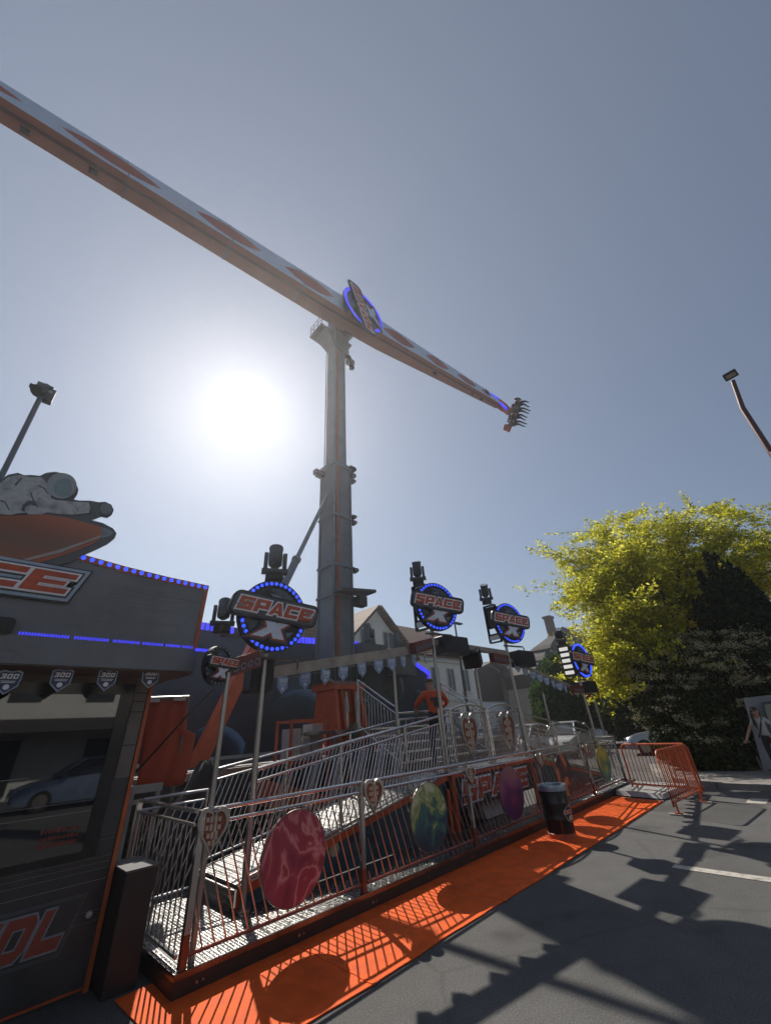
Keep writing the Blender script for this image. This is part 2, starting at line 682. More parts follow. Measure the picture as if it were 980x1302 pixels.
M['asphalt'] = asphalt()
M['pave'] = mat('pavement slabs', (.2, .19, .175), .85, 0, .22, 2.5, bump=.25, bscale=60)
M['kerb'] = mat('kerb stone', (.24, .225, .205), .85, 0, .2, 5, bump=.25)
def _worn(t, c):
    n = t.nodes.new('ShaderNodeTexNoise')
    n.inputs['Scale'].default_value = 9
    n.inputs['Detail'].default_value = 9
    n.inputs['Roughness'].default_value = .8
    t.links.new(c.outputs['Object'], n.inputs['Vector'])
    return n.outputs['Fac']


M['line'] = ramp_mat('worn road paint', [(.3, (.09, .085, .08)), (.40, (.2, .19, .17)), (.47, (.42, .39, .35)), (.7, (.52, .48, .43))], _worn, .8, .3)
M['soil'] = mat('dry earth and leaf litter', (.16, .12, .07), .95, 0, .5, 9, bump=.6)

mb = MB()
mb.add([(-500, -500, 0), (700, -500, 0), (700, 700, 0), (-500, 700, 0)], [(0, 1, 2, 3)])
tag(mb.build('ground', M['asphalt']), kind='structure')

# pavement across the street with its rounded kerb
mb = MB()
path_pts = [(13.32, -14), (13.32, 1.2), (13.5, 2.5), (14.2, 3.5), (15.6, 4.3), (17.6, 4.9), (17.6, -14)]
mb.prism([path_pts], lambda p: p, 0.0, .118)
tag(mb.build('pavement', M['pave']), kind='structure')
mb = MB()
kp = [(13.3, -14), (13.3, 1.2), (13.48, 2.52), (14.18, 3.53), (15.58, 4.33), (17.6, 4.95)]
for i in range(len(kp) - 1):
    a, b = V(*kp[i], 0), V(*kp[i + 1], 0)
    n = max(1, int((b - a).length / 1.0))
    for k in range(n):
        p, q = a.lerp(b, k / n), a.lerp(b, (k + .985) / n)
        mb.bar(p + V(0, 0, .064), q + V(0, 0, .064), .14, .125)
tag(mb.build('kerb', M['kerb']), kind='structure')
mb = MB()
mb.prism([[(15.9, -14), (15.9, 1.6), (16.3, 2.9), (17.5, 4.1), (21.5, 5.4), (60, 9.5), (60, -14)]], lambda p: p, .0, .16)
tag(mb.build('terrain', M['soil']), kind='structure')
mb = MB()
mb.add([(6.86, -.15, .005), (7.05, -.15, .005), (7.03, 2.1, .005), (6.88, 2.1, .005)], [(0, 1, 2, 3)])
a = onz(948, 1021, .005)
mb.add([(a.x, a.y - .32, .005), (a.x + .55, a.y - .32, .005), (a.x + .55, a.y, .005), (a.x, a.y, .005)], [(0, 1, 2, 3)])
tag(mb.build('road_marking', M['line']), kind='structure')

# orange floor covering along the ride
mb = MB()
edge = [(1.62 + (11.35 - 1.62) * i / 90, 3.27 - .07 * i / 90 + random.gauss(0, .004) + .012 * math.sin(i * .37) * math.sin(i * .11)) for i in range(91)]
mb.prism([[(1.55, 4.72)] + edge + [(11.7, 4.45), (2.2, 4.5), (2.1, 4.75)]], lambda p: p, .004, .012)
M['mat'] = mat('orange floor mat', (.76, .115, .02), .7, 0, .2, 5, bump=.25, bscale=9, spec=.12)
_t = M['mat'].node_tree
_b = _t.nodes['Principled BSDF']
_src = _b.inputs['Base Color'].links[0].from_socket
_c = _t.nodes.new('ShaderNodeTexCoord')
_n = _t.nodes.new('ShaderNodeTexNoise')
_n.inputs['Scale'].default_value = 2.2
_n.inputs['Detail'].default_value = 9
_n.inputs['Roughness'].default_value = .75
_t.links.new(_c.outputs['Object'], _n.inputs['Vector'])
_r = _t.nodes.new('ShaderNodeValToRGB')
_r.color_ramp.elements[0].position = .52
_r.color_ramp.elements[0].color = (0, 0, 0, 1)
_r.color_ramp.elements[1].position = .78
_r.color_ramp.elements[1].color = (.55, .55, .55, 1)
_t.links.new(_n.outputs['Fac'], _r.inputs[0])
_m = _t.nodes.new('ShaderNodeMix')
_m.data_type = 'RGBA'
_m.inputs[7].default_value = (.26, .10, .06, 1)
_t.links.new(_r.outputs[0], _m.inputs['Factor'])
_t.links.new(_src, _m.inputs[6])
_t.links.new(_m.outputs[2], _b.inputs['Base Color'])
fm = tag(mb.build('floor_mat', M['mat']), 'long bright orange floor mat laid on the asphalt in front of the silver fence', 'mat')

for x in (2.9, 4.85, 6.8, 8.75, 10.7):      # joints where the strips of matting overlap
    sm = MB()
    n = 14
    q = [(x + .006 * math.sin(i * 1.7 + x), 3.25 - .07 * (x - 1.62) / 9.7 + i * (4.27 - 3.25) / n) for i in range(n + 1)]
    for i in range(n):
        (xa, ya), (xb, yb) = q[i], q[i + 1]
        sm.hexa([V(xa, ya, .0118), V(xa + .05, ya, .0118), V(xb + .05, yb, .0118), V(xb, yb, .0118)], [V(xa, ya, .0165), V(xa + .05, ya, .0125), V(xb + .05, yb, .0125), V(xb, yb, .0165)])
    sm.build('seam', M['mat'], fm)

# ------------------------------------------------------------------ hazy air, added partly to imitate lens glare over mast and arm
hz = MB().box((-520, -520, -1.0), (720, 720, 26.0)).build('haze', [])
tag(hz, kind='stuff')
hm = bpy.data.materials.new('hazy air')
hm.use_nodes = True
for n in list(hm.node_tree.nodes):
    hm.node_tree.nodes.remove(n)
ho = hm.node_tree.nodes.new('ShaderNodeOutputMaterial')
hv = hm.node_tree.nodes.new('ShaderNodeVolumePrincipled')
hv.inputs['Color'].default_value = (.96, .96, 1.0, 1)
hv.inputs['Density'].default_value = .0016
hv.inputs['Anisotropy'].default_value = .765
hm.node_tree.links.new(hv.outputs[0], ho.inputs['Volume'])
hz.data.materials.append(hm)

# ------------------------------------------------------------------ houses behind
M['render_cream'] = mat('cream render', (.78, .75, .70), .85, 0, .12, 1.5, bump=.15)
M['render_blue'] = mat('pale blue grey render', (.68, .73, .79), .85, 0, .1, 1.2, bump=.1)
M['render_tan'] = mat('tan render', (.36, .32, .285), .85, 0, .12, 1.2, bump=.1)
M['darkwood'] = mat('dark timber boards', (.028, .026, .026), .75, 0, .3, 4)
M['window'] = mat('window glass', (.035, .042, .05), .08, 0, .2, 2)
M['frame_white'] = mat('white window frame', (.55, .56, .56), .5)


def tiles(name, c1, c2, sx, sz, axis='XZ'):
    m = bpy.data.materials.new(name)
    m.use_nodes = True
    t = m.node_tree
    b = t.nodes['Principled BSDF']
    b.inputs['Roughness'].default_value = .8
    c = t.nodes.new('ShaderNodeTexCoord')
    mp = t.nodes.new('ShaderNodeMapping')
    mp.inputs['Rotation'].default_value = (R(90), 0, 0)
    br = t.nodes.new('ShaderNodeTexBrick')
    br.inputs['Scale'].default_value = 1
    br.inputs['Brick Width'].default_value = sx
    br.inputs['Row Height'].default_value = sz
    br.inputs['Mortar Size'].default_value = .035
    br.inputs['Color1'].default_value = (*c1, 1)
    br.inputs['Color2'].default_value = (*c2, 1)
    br.inputs['Mortar'].default_value = (*[q * .35 for q in c1], 1)
    t.links.new(c.outputs['Object'], mp.inputs[0])
    t.links.new(mp.outputs[0], br.inputs['Vector'])
    t.links.new(br.outputs['Color'], b.inputs['Base Color'])
    return m


M['tile_red'] = tiles('red brown roof tiles', (.19, .09, .06), (.12, .062, .045), .32, .22)
M['slate'] = tiles('grey brown slate', (.05, .042, .038), (.032, .028, .026), .4, .26)


def window(parent, x0, x1, z0, z1, y, frame_mat, mull=1):
    f = MB()
    t = .09
    f.box((x0, y - .05, z0), (x0 + t, y, z1)).box((x1 - t, y - .05, z0), (x1, y, z1))
    f.box((x0 + t, y - .05, z1 - t), (x1 - t, y, z1)).box((x0 + t, y - .05, z0), (x1 - t, y, z0 + t))
    for k in range(mull):
        xm = x0 + (x1 - x0) * (k + 1) / (mull + 1)
        f.box((xm - .035, y - .045, z0 + t), (xm + .035, y, z1 - t))
    f.box((x0 - .16, y - .14, z0 - .14), (x1 + .16, y, z0 - .02))
    w = f.build('window', frame_mat, parent)
    g = MB().box((x0 + t, y - .022, z0 + t), (x1 - t, y - .004, z1 - t))
    g.build('pane', M['window'], w)
    return w


def roof_slab(mb, a, b, c, d, th=.18):   # quad a b (eave) c d (ridge), thickness upwards along the normal
    a, b, c, d = map(Vector, (a, b, c, d))
    n = (b - a).cross(d - a).normalized()
    if n.z < 0:
        n = -n
    mb.hexa([a, b, c, d], [p + n * th for p in (a, b, c, d)])


# cream house: long range with a gabled wing
h1 = thing('town_house', (26, 24, 0), 'cream house with a gabled wing and red brown tiled roof behind the ride', 'house')
mb = MB().box((23.9, 22, 0), (33.7, 30, 7.0))
mb.prism([[(17.4, 0), (24, 0), (24, 6.7), (20.7, 9.75), (17.4, 6.7)]], place((0, 21.4, 0), (1, 0, 0), (0, 0, 1), (0, 1, 0)), 0, 8)
mb.prism([[(22, 6.9), (30, 6.9), (26, 10.0)]], place((33.6, 0, 0), (0, 1, 0), (0, 0, 1), (-1, 0, 0)), 0, 11)
mb.build('wall', M['render_cream'], h1)
mb = MB()
roof_slab(mb, (23.2, 21.5, 6.85), (34.1, 21.5, 6.85), (34.1, 26, 10.3), (22, 26, 10.3))
roof_slab(mb, (34.1, 30.5, 6.85), (18, 30.5, 6.85), (18, 26, 10.3), (34.1, 26, 10.3))
roof_slab(mb, (16.7, 20.9, 6.3), (16.7, 29, 6.3), (20.7, 29, 10.0), (20.7, 20.9, 10.0))
roof_slab(mb, (24.7, 20.9, 6.3), (24.7, 26, 6.3), (20.7, 29, 10.0), (20.7, 20.9, 10.0))
mb.build('roof', M['tile_red'], h1)
MB().box((23.6, 21.72, 6.55), (33.9, 22, 6.85)).box((23.8, 21.86, 3.4), (33.72, 22, 3.62)).build('cornice', M['frame_white'], h1)
for x in (25.0, 27.2, 29.4, 31.6):
    window(h1, x, x + 1.15, 4.2, 6.15, 22, M['frame_white'])
    window(h1, x, x + 1.15, 1.0, 2.9, 22, M['frame_white'])
for x in (18.9, 21.2):
    window(h1, x, x + 1.2, 7.0, 8.3, 21.4, M['frame_white'])
    window(h1, x, x + 1.2, 3.6, 5.3, 21.4, M['frame_white'])

# pale blue house with dark boarded gable
h2 = thing('town_house', (48, 32, 0), 'pale blue grey house with a black boarded gable end beyond the landing', 'house')
mb = MB()
mb.prism([[(42.2, 0), (54.6, 0), (54.6, 6.1), (46.6, 8.2), (42.2, 7.0)]], place((0, 28, 0), (1, 0, 0), (0, 0, 1), (0, 1, 0)), 0, 5)
mb.build('wall', M['render_blue'], h2)
mb = MB()
mb.prism([[(42.3, 3.9), (48.6, 3.9), (48.6, 7.5), (46.6, 8.05), (42.3, 6.9)]], place((0, 27.9, 0), (1, 0, 0), (0, 0, 1), (0, 1, 0)), 0, .09)
mb.build('timber_cladding', M['darkwood'], h2)
mb = MB()
roof_slab(mb, (41.4, 27, 6.8), (41.4, 33.5, 6.8), (46.6, 33.5, 8.3), (46.6, 27, 8.3), .25)
roof_slab(mb, (55.6, 27, 5.85), (55.6, 33.5, 5.85), (46.6, 33.5, 8.3), (46.6, 27, 8.3), .25)
mb.build('roof', M['darkwood'], h2)
for x in (49.6, 52.4):
    window(h2, x, x + 1.2, 4.3, 5.8, 28, M['render_blue'])
for x in (43.6, 46, 49.6, 52.4):
    window(h2, x, x + 1.2, 1.2, 2.7, 28, M['render_blue'])

# villa with the steep slate roof
h3 = thing('villa', (58, 28, 0), 'tan villa with a steep grey brown slate roof and a tall chimney', 'house')
mb = MB().box((48.2, 24, 0), (90, 27, 6.4))
mb.build('wall', M['render_tan'], h3)
mb = MB().box((48, 23.9, 5.1), (90.2, 24.0, 6.5)).box((47.9, 24, 5.1), (48.2, 27, 6.5))
mb.build('frieze', M['darkwood'], h3)
mb = MB()
e = [(46.9, 22.6, 6.5), (91, 22.6, 6.5), (91, 28.2, 6.5), (46.9, 28.2, 6.5)]
r0, r1 = (66.4, 25, 14.7), (76, 25.6, 14.7)
mb.add(e + [r0, r1], [(0, 1, 5, 4), (1, 2, 5), (2, 3, 4, 5), (3, 0, 4), (3, 2, 1, 0)])
rf = mb.build('roof', M['slate'], h3)
mb = MB().box((62.2, 25.0, 11.5), (63.5, 26.0, 15.6)).box((62.05, 24.85, 15.6), (63.65, 26.15, 15.95))
mb.build('chimney', M['tile_red'], rf)


def dormer(x, zz, w, h):
    # sits on the front slope; slope plane from (y 22.6, z 6.5) to about (y 27.5, z 14.3)
    y = 22.6 + (zz - 6.5) * .293
    d = MB()
    d.prism([[(x - w, zz), (x + w, zz), (x + w, zz + h * .7), (x, zz + h * 1.2), (x - w, zz + h * .7)]],
            place((0, y - .3, 0), (1, 0, 0), (0, 0, 1), (0, 1, 0)), 0, 2.2)
    dd = d.build('dormer', M['darkwood'], rf)
    roof = MB()
    roof_slab(roof, (x - w * 1.25, y - .6, zz + h * .62), (x - w * 1.25, y + 2, zz + h * .62), (x, y + 2, zz + h * 1.25), (x, y - .6, zz + h * 1.25), .12)
    roof_slab(roof, (x + w * 1.25, y - .6, zz + h * .62), (x + w * 1.25, y + 2, zz + h * .62), (x, y + 2, zz + h * 1.25), (x, y - .6, zz + h * 1.25), .12)
    g = MB().box((x - w * .55, y - .33, zz + .2), (x + w * .55, y - .305, zz + h * .6))
    roof.build('dormer_roof', M['slate'], rf)
    g.build('dormer_pane', M['window'], rf)


for px, py in ((697, 832), (716, 829), (721, 812), (684, 848)):
    q = ony(px, py, 23.6)
    dormer(q.x, q.z, .5, .9)
for x in (50.2, 54):
    window(h3, x, x + 1.2, 2.0, 4.0, 24, M['render_tan'])

# white house across the street behind the camera, seen mirrored in the booth window
h4 = thing('town_house', (2, -16, 0), 'plain white house across the street, mirrored in the booth window', 'house')
M['render_white'] = mat('white render', (.6, .59, .57), .85, 0, .1, 1.5, bump=.1)
MB().box((-12, -26, 0), (16, -16, 6.5)).build('wall', M['render_white'], h4)
mb = MB()
roof_slab(mb, (-12.6, -15.4, 6.3), (16.6, -15.4, 6.3), (16.6, -21, 9.8), (-12.6, -21, 9.8))
roof_slab(mb, (-12.6, -26.6, 6.3), (16.6, -26.6, 6.3), (16.6, -21, 9.8), (-12.6, -21, 9.8))
mb.build('roof', M['tile_red'], h4)
MB().box((-12, -16.9, 0), (16, -15.97, .02)).box((-9, -15.99, .2), (-4, -15.9, 2.3)).box((-2.6, -15.99, .8), (.4, -15.9, 2.3)).box((1.3, -15.99, .2), (2.5, -15.9, 2.3)).box((5, -15.99, .6), (8, -15.9, 2.2)).build('shop_front', M['black'], h4)
mb = MB()
roof_slab(mb, (-9.5, -14.2, 2.5), (9.5, -14.2, 2.5), (9.5, -15.95, 3.1), (-9.5, -15.95, 3.1), .05)
mb.build('awning', M['darkwood'], h4)
mb = MB()
for i in range(9):
    x = -10.5 + i * 3
    for z0 in (3.9,):
        w = MB().box((x, -16, z0), (x + 1.2, -15.93, z0 + 1.7))
        w.build('window', M['window'], h4)

# ================================================================== trees and shrubs
def leaf_mat(name, cols, trans=.3):
    m = bpy.data.materials.new(name)
    m.use_nodes = True
    t = m.node_tree
    for n in list(t.nodes):
        t.nodes.remove(n)
    o = t.nodes.new('ShaderNodeOutputMaterial')
    d = t.nodes.new('ShaderNodeBsdfDiffuse')
    tr = t.nodes.new('ShaderNodeBsdfTranslucent')
    mx = t.nodes.new('ShaderNodeMixShader')
    mx.inputs[0].default_value = trans
    g = t.nodes.new('ShaderNodeNewGeometry')
    r = t.nodes.new('ShaderNodeValToRGB')
    e = r.color_ramp.elements
    e[0].position, e[0].color = 0, (*cols[0], 1)
    e[1].position, e[1].color = 1, (*cols[-1], 1)
    for i, c in enumerate(cols[1:-1]):
        x = e.new((i + 1) / (len(cols) - 1))
        x.color = (*c, 1)
    t.links.new(g.outputs['Random Per Island'], r.inputs[0])
    t.links.new(r.outputs[0], d.inputs[0])
    t.links.new(r.outputs[0], tr.inputs[0])
    t.links.new(d.outputs[0], mx.inputs[1])
    t.links.new(tr.outputs[0], mx.inputs[2])
    t.links.new(mx.outputs[0], o.inputs[0])
    return m


M['leaf_yellow'] = leaf_mat('golden leaves', [(.19, .22, .02), (.44, .45, .03), (.68, .64, .06), (.84, .78, .18)], .6)
M['leaf_dark'] = leaf_mat('dark conifer needles', [(.006, .012, .006), (.016, .028, .012), (.04, .058, .024), (.07, .085, .035)], .2)
M['leaf_green'] = leaf_mat('green leaves', [(.02, .05, .012), (.045, .09, .022), (.08, .13, .035)], .35)
M['leaf_shrub'] = leaf_mat('dark shrub leaves', [(.02, .034, .01), (.06, .08, .022), (.16, .165, .06)], .4)
M['blossom'] = leaf_mat('cream blossom', [(.42, .38, .22), (.62, .56, .36), (.78, .72, .5)], .55)
M['bark'] = mat('bark', (.055, .042, .032), .9, 0, .35, 6, bump=.6)


def leaves(centers, size, flat=.0, aspect=2.0, jitter=.4, droop=None):
    """one small quad per centre, randomly turned; returns (verts, faces)"""
    n = len(centers)
    a = RNG.normal(size=(n, 3))
    a[:, 2] *= (1 - flat)
    a /= np.linalg.norm(a, axis=1)[:, None]
    b = RNG.normal(size=(n, 3))
    b -= a * (a * b).sum(1)[:, None]
    b /= np.linalg.norm(b, axis=1)[:, None] + 1e-9
    s = size * (1 + jitter * RNG.uniform(-1, 1, n))[:, None]
    p = np.asarray(centers)
    L, W = a * s, b * s / aspect
    quad = np.stack([p - L * .5, p + W * .5, p + L * .5, p - W * .5], 1)
    return quad.reshape(-1, 3), n


def leaf_object(name, sets, parent, mats):
    vs, mi, nf = [], [], 0
    for k, (v, n) in enumerate(sets):
        vs.append(v)
        mi += [k] * n
        nf += n
    vs = np.concatenate(vs)
    off = np.array(parent.location)
    me = bpy.data.meshes.new(name)
    me.vertices.add(len(vs))
    me.vertices.foreach_set('co', (vs - off).astype(np.float32).ravel())
    me.loops.add(nf * 4)
    me.loops.foreach_set('vertex_index', np.arange(nf * 4, dtype=np.int32))
    me.polygons.add(nf)
    me.polygons.foreach_set('loop_start', np.arange(0, nf * 4, 4, dtype=np.int32))
    me.polygons.foreach_set('loop_total', np.full(nf, 4, dtype=np.int32))
    for m in mats:
        me.materials.append(m)
    me.polygons.foreach_set('material_index', np.array(mi, dtype=np.int32))
    me.update(calc_edges=True)
    o = bpy.data.objects.new(name, me)
    COL.objects.link(o)
    o.parent = parent
    return o


def limb_path(a, b, sag, wob, n=7):
    a, b = Vector(a), Vector(b)
    out = []
    for i in range(n + 1):
        t = i / n
        p = a.lerp(b, t)
        p.z += math.sin(t * math.pi) * sag
        if 0 < i < n:
            p += V(random.uniform(-wob, wob), random.uniform(-wob, wob), random.uniform(-wob, wob) * .6)
        out.append(p)
    return out


# ---- golden tree
base = V(20.6, 3.2, .1)
gt = thing('golden_tree', base, 'large tree with bright yellow green feathery leaves standing over the shrub', 'tree')
tr = MB()
crotch = base + V(-.2, .2, 3.4)
tr.tube([base, base + V(-.05, .05, 1.6), crotch], [.27, .23, .2], 10)
# limb ends from the crown outline of the photo, each with its own depth
OUT = [(690, 708, 19.0), (705, 742, 18.6), (708, 752, 17.5), (735, 676, 20.5), (722, 700, 18.4), (738, 780, 17.5), (765, 672, 19.4), (790, 656, 21.0), (745, 720, 17.0),
       (820, 662, 19.0), (850, 664, 20.5), (885, 650, 20.0), (915, 658, 21.5), (945, 656, 19.5), (968, 684, 18.4), (985, 700, 21.5), (1010, 730, 21), (1030, 700, 20),
       (745, 815, 17.2), (752, 838, 17.0), (778, 872, 17.4), (742, 862, 17.6), (800, 820, 16.6), (770, 800, 17.0), (795, 770, 16.4), (815, 730, 18.0), (840, 790, 19.6),
       (870, 700, 20.6), (920, 690, 20.6), (830, 845, 17.0), (845, 700, 22.6), (960, 740, 22.5), (890, 760, 22.5), (780, 720, 22.0), (905, 720, 24), (765, 760, 20.5), (760, 700, 17.8), (800, 700, 17.5), (790, 845, 17.2), (755, 790, 18.8)]
twigs = []
for (px, py, d) in OUT:
    px = px + 24 if px < 765 else px
    e = at(px, py, d)
    mid = crotch + (e - crotch) * .45 + V(0, 0, .5)
    pts = limb_path(crotch + V(0, 0, random.uniform(-.5, .4)), e, .55, .16, 8)
    tr.tube(pts, [.085 * (1 - i / 8) ** 1.2 + .008 for i in range(9)], 6)
    for i in range(3, 9):
        for k in range(7 + i):
            p = pts[i]
            rad = .5 + .75 * (i / 8)
            q = p + V(random.gauss(0, rad * .62), random.gauss(0, rad * .62), random.gauss(-.05, rad * .26) - .12 * rad)
            twigs.append((p, q))
tw = MB()
cent = []
for ti, (p, q) in enumerate(twigs):
    if ti % 4 == 0:
        tw.tube([p, p.lerp(q, .5) + V(0, 0, .06), q], [.012, .008, .003], 4, cap=False)
    d = (q - p)
    L = d.length
    for k in range(int(14 + 27 * min(1.4, L))):
        t = random.uniform(.25, 1.05)
        s = .06 + .09 * random.random()
        cent.append(p + d * t + V(random.gauss(0, s), random.gauss(0, s), random.gauss(-.04, s * .8)))
    for k in range(5):                    # feathery tip
        cent.append(q + d.normalized() * random.uniform(0, .3) + V(random.gauss(0, .035), random.gauss(0, .035), random.gauss(0, .035)))
tr.build('trunk', M['bark'], gt, smooth=True)
tw.build('twigs', M['bark'], gt)
cent = np.array(cent)
leaf_object('crown', [leaves(cent, .14, .45, 2.2)], gt, [M['leaf_yellow']])


# ---- blobs of leaves around ellipsoid shells
def shell(c, r, n, squash=1.0, inner=.55, lumps=9):
    d = RNG.normal(size=(n, 3))
    d /= np.linalg.norm(d, axis=1)[:, None]
    lump = RNG.normal(size=(lumps, 3))
    lump /= np.linalg.norm(lump, axis=1)[:, None]
    bump_ = np.max(d @ lump.T, axis=1)
    rr = (inner + (1 - inner) * RNG.uniform(0, 1, n) ** .45) * (.72 + .34 * bump_)
    return np.array(c) + d * rr[:, None] * np.array(r)


# ---- dark conifer
cb = at(905, 905, 18.4)
cb.z = .1
cf = thing('conifer', cb, 'tall blackish green conifer standing beside the golden tree', 'tree')
MB().tube([cb, cb + V(0, 0, 6)], [.16, .05], 8).build('trunk', M['bark'], cf, smooth=True)
pts = []
for (px, py, w) in [(895, 700, .42), (906, 704, .4), (888, 726, .4), (920, 712, .42), (935, 722, .45), (950, 738, .5), (966, 760, .55), (884, 760, .5), (905, 740, .7), (930, 770, .8),
                    (898, 790, .8), (960, 800, .8), (880, 800, .6), (975, 790, .6), (925, 830, .9), (985, 830, .7), (945, 740, .5), (890, 850, .9)]:
    top = at(px, py, 17.5 + random.uniform(-.4, .6))
    n = int(2300 * (w + .45))
    zt = top.z
    t = RNG.uniform(0, 1, n) ** .8
    ang = RNG.uniform(0, 2 * np.pi, n)
    rad = w * (.15 + .95 * t ** .7) * RNG.uniform(.35, 1.15, n)
    h = min(3.2, zt - .4)
    pts.append(np.stack([top.x + rad * np.cos(ang), top.y + rad * np.sin(ang), zt - t * h], 1))
pts = np.concatenate(pts)
leaf_object('crown', [leaves(pts, .15, -.4, 2.6)], cf, [M['leaf_dark']])


# ---- flowering shrub
sb = V(17.6, 2.2, .15)
sh = thing('flowering_shrub', sb, 'big rounded dark shrub covered with cream blossom heads above the pavement', 'shrub')
st = MB()
for k in range(9):
    e = sb + V(random.uniform(-1, 1), random.uniform(-2.2, 1.6), random.uniform(1.6, 2.8))
    st.tube(limb_path(sb + V(random.uniform(-.3, .3), random.uniform(-.5, .5), 0), e, .1, .08, 5), [.05, .045, .04, .03, .02, .012], 6)
st.build('stems', M['bark'], sh, smooth=True)
blobs = [(838, 858, 17.2, .85), (870, 850, 17.6, 1.0), (905, 845, 17.4, 1.1), (945, 838, 17.6, 1.1), (975, 850, 17.6, 1.2), (840, 900, 16.9, .85), (875, 905, 17.2, 1.1), (915, 905, 17.2, 1.2), (955, 905, 17.4, 1.2),
         (858, 945, 16.7, .7), (885, 950, 16.8, .95), (920, 955, 16.9, 1.0), (955, 955, 17.2, 1.0), (990, 900, 17.6, 1.2), (1000, 840, 18, 1.2), (1010, 950, 18, 1.2), (928, 812, 17.8, .5), (936, 800, 17.8, .32), (862, 822, 17.6, .5), (890, 832, 17.5, .6), (832, 880, 17.2, .7), (900, 965, 16.6, .7), (940, 975, 16.6, .7)]
lv, fl = [], []
for (px, py, d, r) in blobs:
    c = at(px, py, d)
    n = int(2300 * r * r) + 300
    s = shell(c, (r * .95, r * .95, r * .9), n, inner=.5)
    lv.append(s[s[:, 2] > .12])
    # blossom heads: flat clusters on the upper outer side
    k = int((60 if py < 872 else 26) * r * r) + 6
    hd = shell(c, (r, r, r * .95), k, inner=.97)
    for q in hd:
        topness = (q[2] - c.z) / r
        prob = .1 + .6 * topness + (1.0 if py < 872 or px < 850 else 0)
        if RNG.uniform() < prob and q[2] > .5:
            m = 75
            fl.append(q + RNG.normal(size=(m, 3)) * np.array([.13, .13, .05]) * RNG.uniform(.6, 1.25))
lv = np.concatenate(lv)
fl = np.concatenate(fl)
leaf_object('foliage', [leaves(lv, .13, 0, 1.8), leaves(fl, .06, .5, 1.2)], sh, [M['leaf_shrub'], M['blossom']])


# ---- darker trees and hedge further back
def bushy(name, label, cat, base, blobs, n0, size, mats, group=None):
    t = thing(name, base, label, cat, group)
    top = max(c.z for c, r in blobs)
    MB().tube([base, base + V(.05, .05, max(.4, top * .6))], [.16, .07], 7).build('trunk', M['bark'], t, smooth=True)
    P = [shell(c, (r, r, r * .9), int(n0 * r * r) + 200, inner=.45) for c, r in blobs]
    P = np.concatenate(P)
    P = P[P[:, 2] > .05]
    leaf_object('crown', [leaves(P, size, 0, 1.7)], t, mats)
    return t


B = lambda px, py, d, r: (at(px, py, d), r)
g = at(720, 925, 33); g.z = 0
bushy('leafy_tree', 'mid green bushy tree in front of the tan villa', 'tree', g,
      [B(720, 862, 33, 1.9), B(712, 885, 32.5, 2.0), B(735, 890, 33, 2.0), B(705, 905, 32, 1.5), B(728, 912, 32, 1.6), B(742, 862, 34, 1.7), B(700, 893, 33, 1.1)], 900, .34, [M['leaf_green']])
g = at(800, 925, 31); g.z = 0
bushy('leafy_tree', 'dark spreading tree in shade under the golden leaves, above the parked cars', 'tree', g,
      [B(765, 880, 33, 2.0), B(790, 870, 31, 2.3), B(815, 880, 30, 2.2), B(775, 905, 32, 1.8), B(805, 905, 30, 2.0), B(835, 880, 29, 2.0), B(760, 845, 33, 1.9), B(830, 850, 28, 2.3), B(865, 870, 27, 2.6)], 800, .34, [M['leaf_shrub']])
g = at(645, 905, 52); g.z = 0
bushy('leafy_tree', 'small green tree top showing over the roof of the pale blue house', 'tree', V(70, 40, 0),
      [B(650, 858, 82, 3.2), B(642, 856, 82, 2.4), B(660, 866, 80, 3.0)], 160, .8, [M['leaf_green']])

# ================================================================== the ride
# ---- logo boards -------------------------------------------------------------
_bulb_cache = {}


def bulb_mesh(r, m, name='bulb'):
    k = (round(r, 4), m.name)
    if k not in _bulb_cache:
        b = MB().lathe([(0.0, r * .55), (r * .55, r * .5), (r * .9, r * .25), (r, 0), (r * 1.18, 0), (r * 1.18, -r * .3)], n=10)
        me = bpy.data.meshes.new(name)
        me.from_pydata(b.v, [], b.f)
        me.materials.append(m)
        me.polygons.foreach_set('use_smooth', [True] * len(b.f))
        _bulb_cache[k] = me
    return _bulb_cache[k]


def add_bulb(parent, p, n, r, m):
    o = bpy.data.objects.new('bulb', bulb_mesh(r, m))
    COL.objects.link(o)
    off = V(0, 0, 0)
    q = parent
    while q is not None:
        off = off + q.location
        q = q.parent
    o.parent = parent
    o.location = Vector(p) - off
    o.rotation_mode = 'QUATERNION'
    o.rotation_quaternion = Vector(n).to_track_quat('Z', 'Y')
    return o


def rrect(w, h, r, n=5, sh=0.0):
    pts = []
    for cx, cy, a0 in ((w / 2 - r, h / 2 - r, 0), (-w / 2 + r, h / 2 - r, 90), (-w / 2 + r, -h / 2 + r, 180), (w / 2 - r, -h / 2 + r, 270)):
        for i in range(n + 1):
            a = R(a0 + 90 * i / n)
            x, y = cx + r * math.cos(a), cy + r * math.sin(a)
            pts.append((x + sh * y, y))
    return pts


M['planetgrey'] = mat('dim planet print', (.06, .085, .115), .4, 0, .35, 9)
M['planetpale'] = mat('pale planet print', (.17, .22, .28), .4, 0, .35, 9)


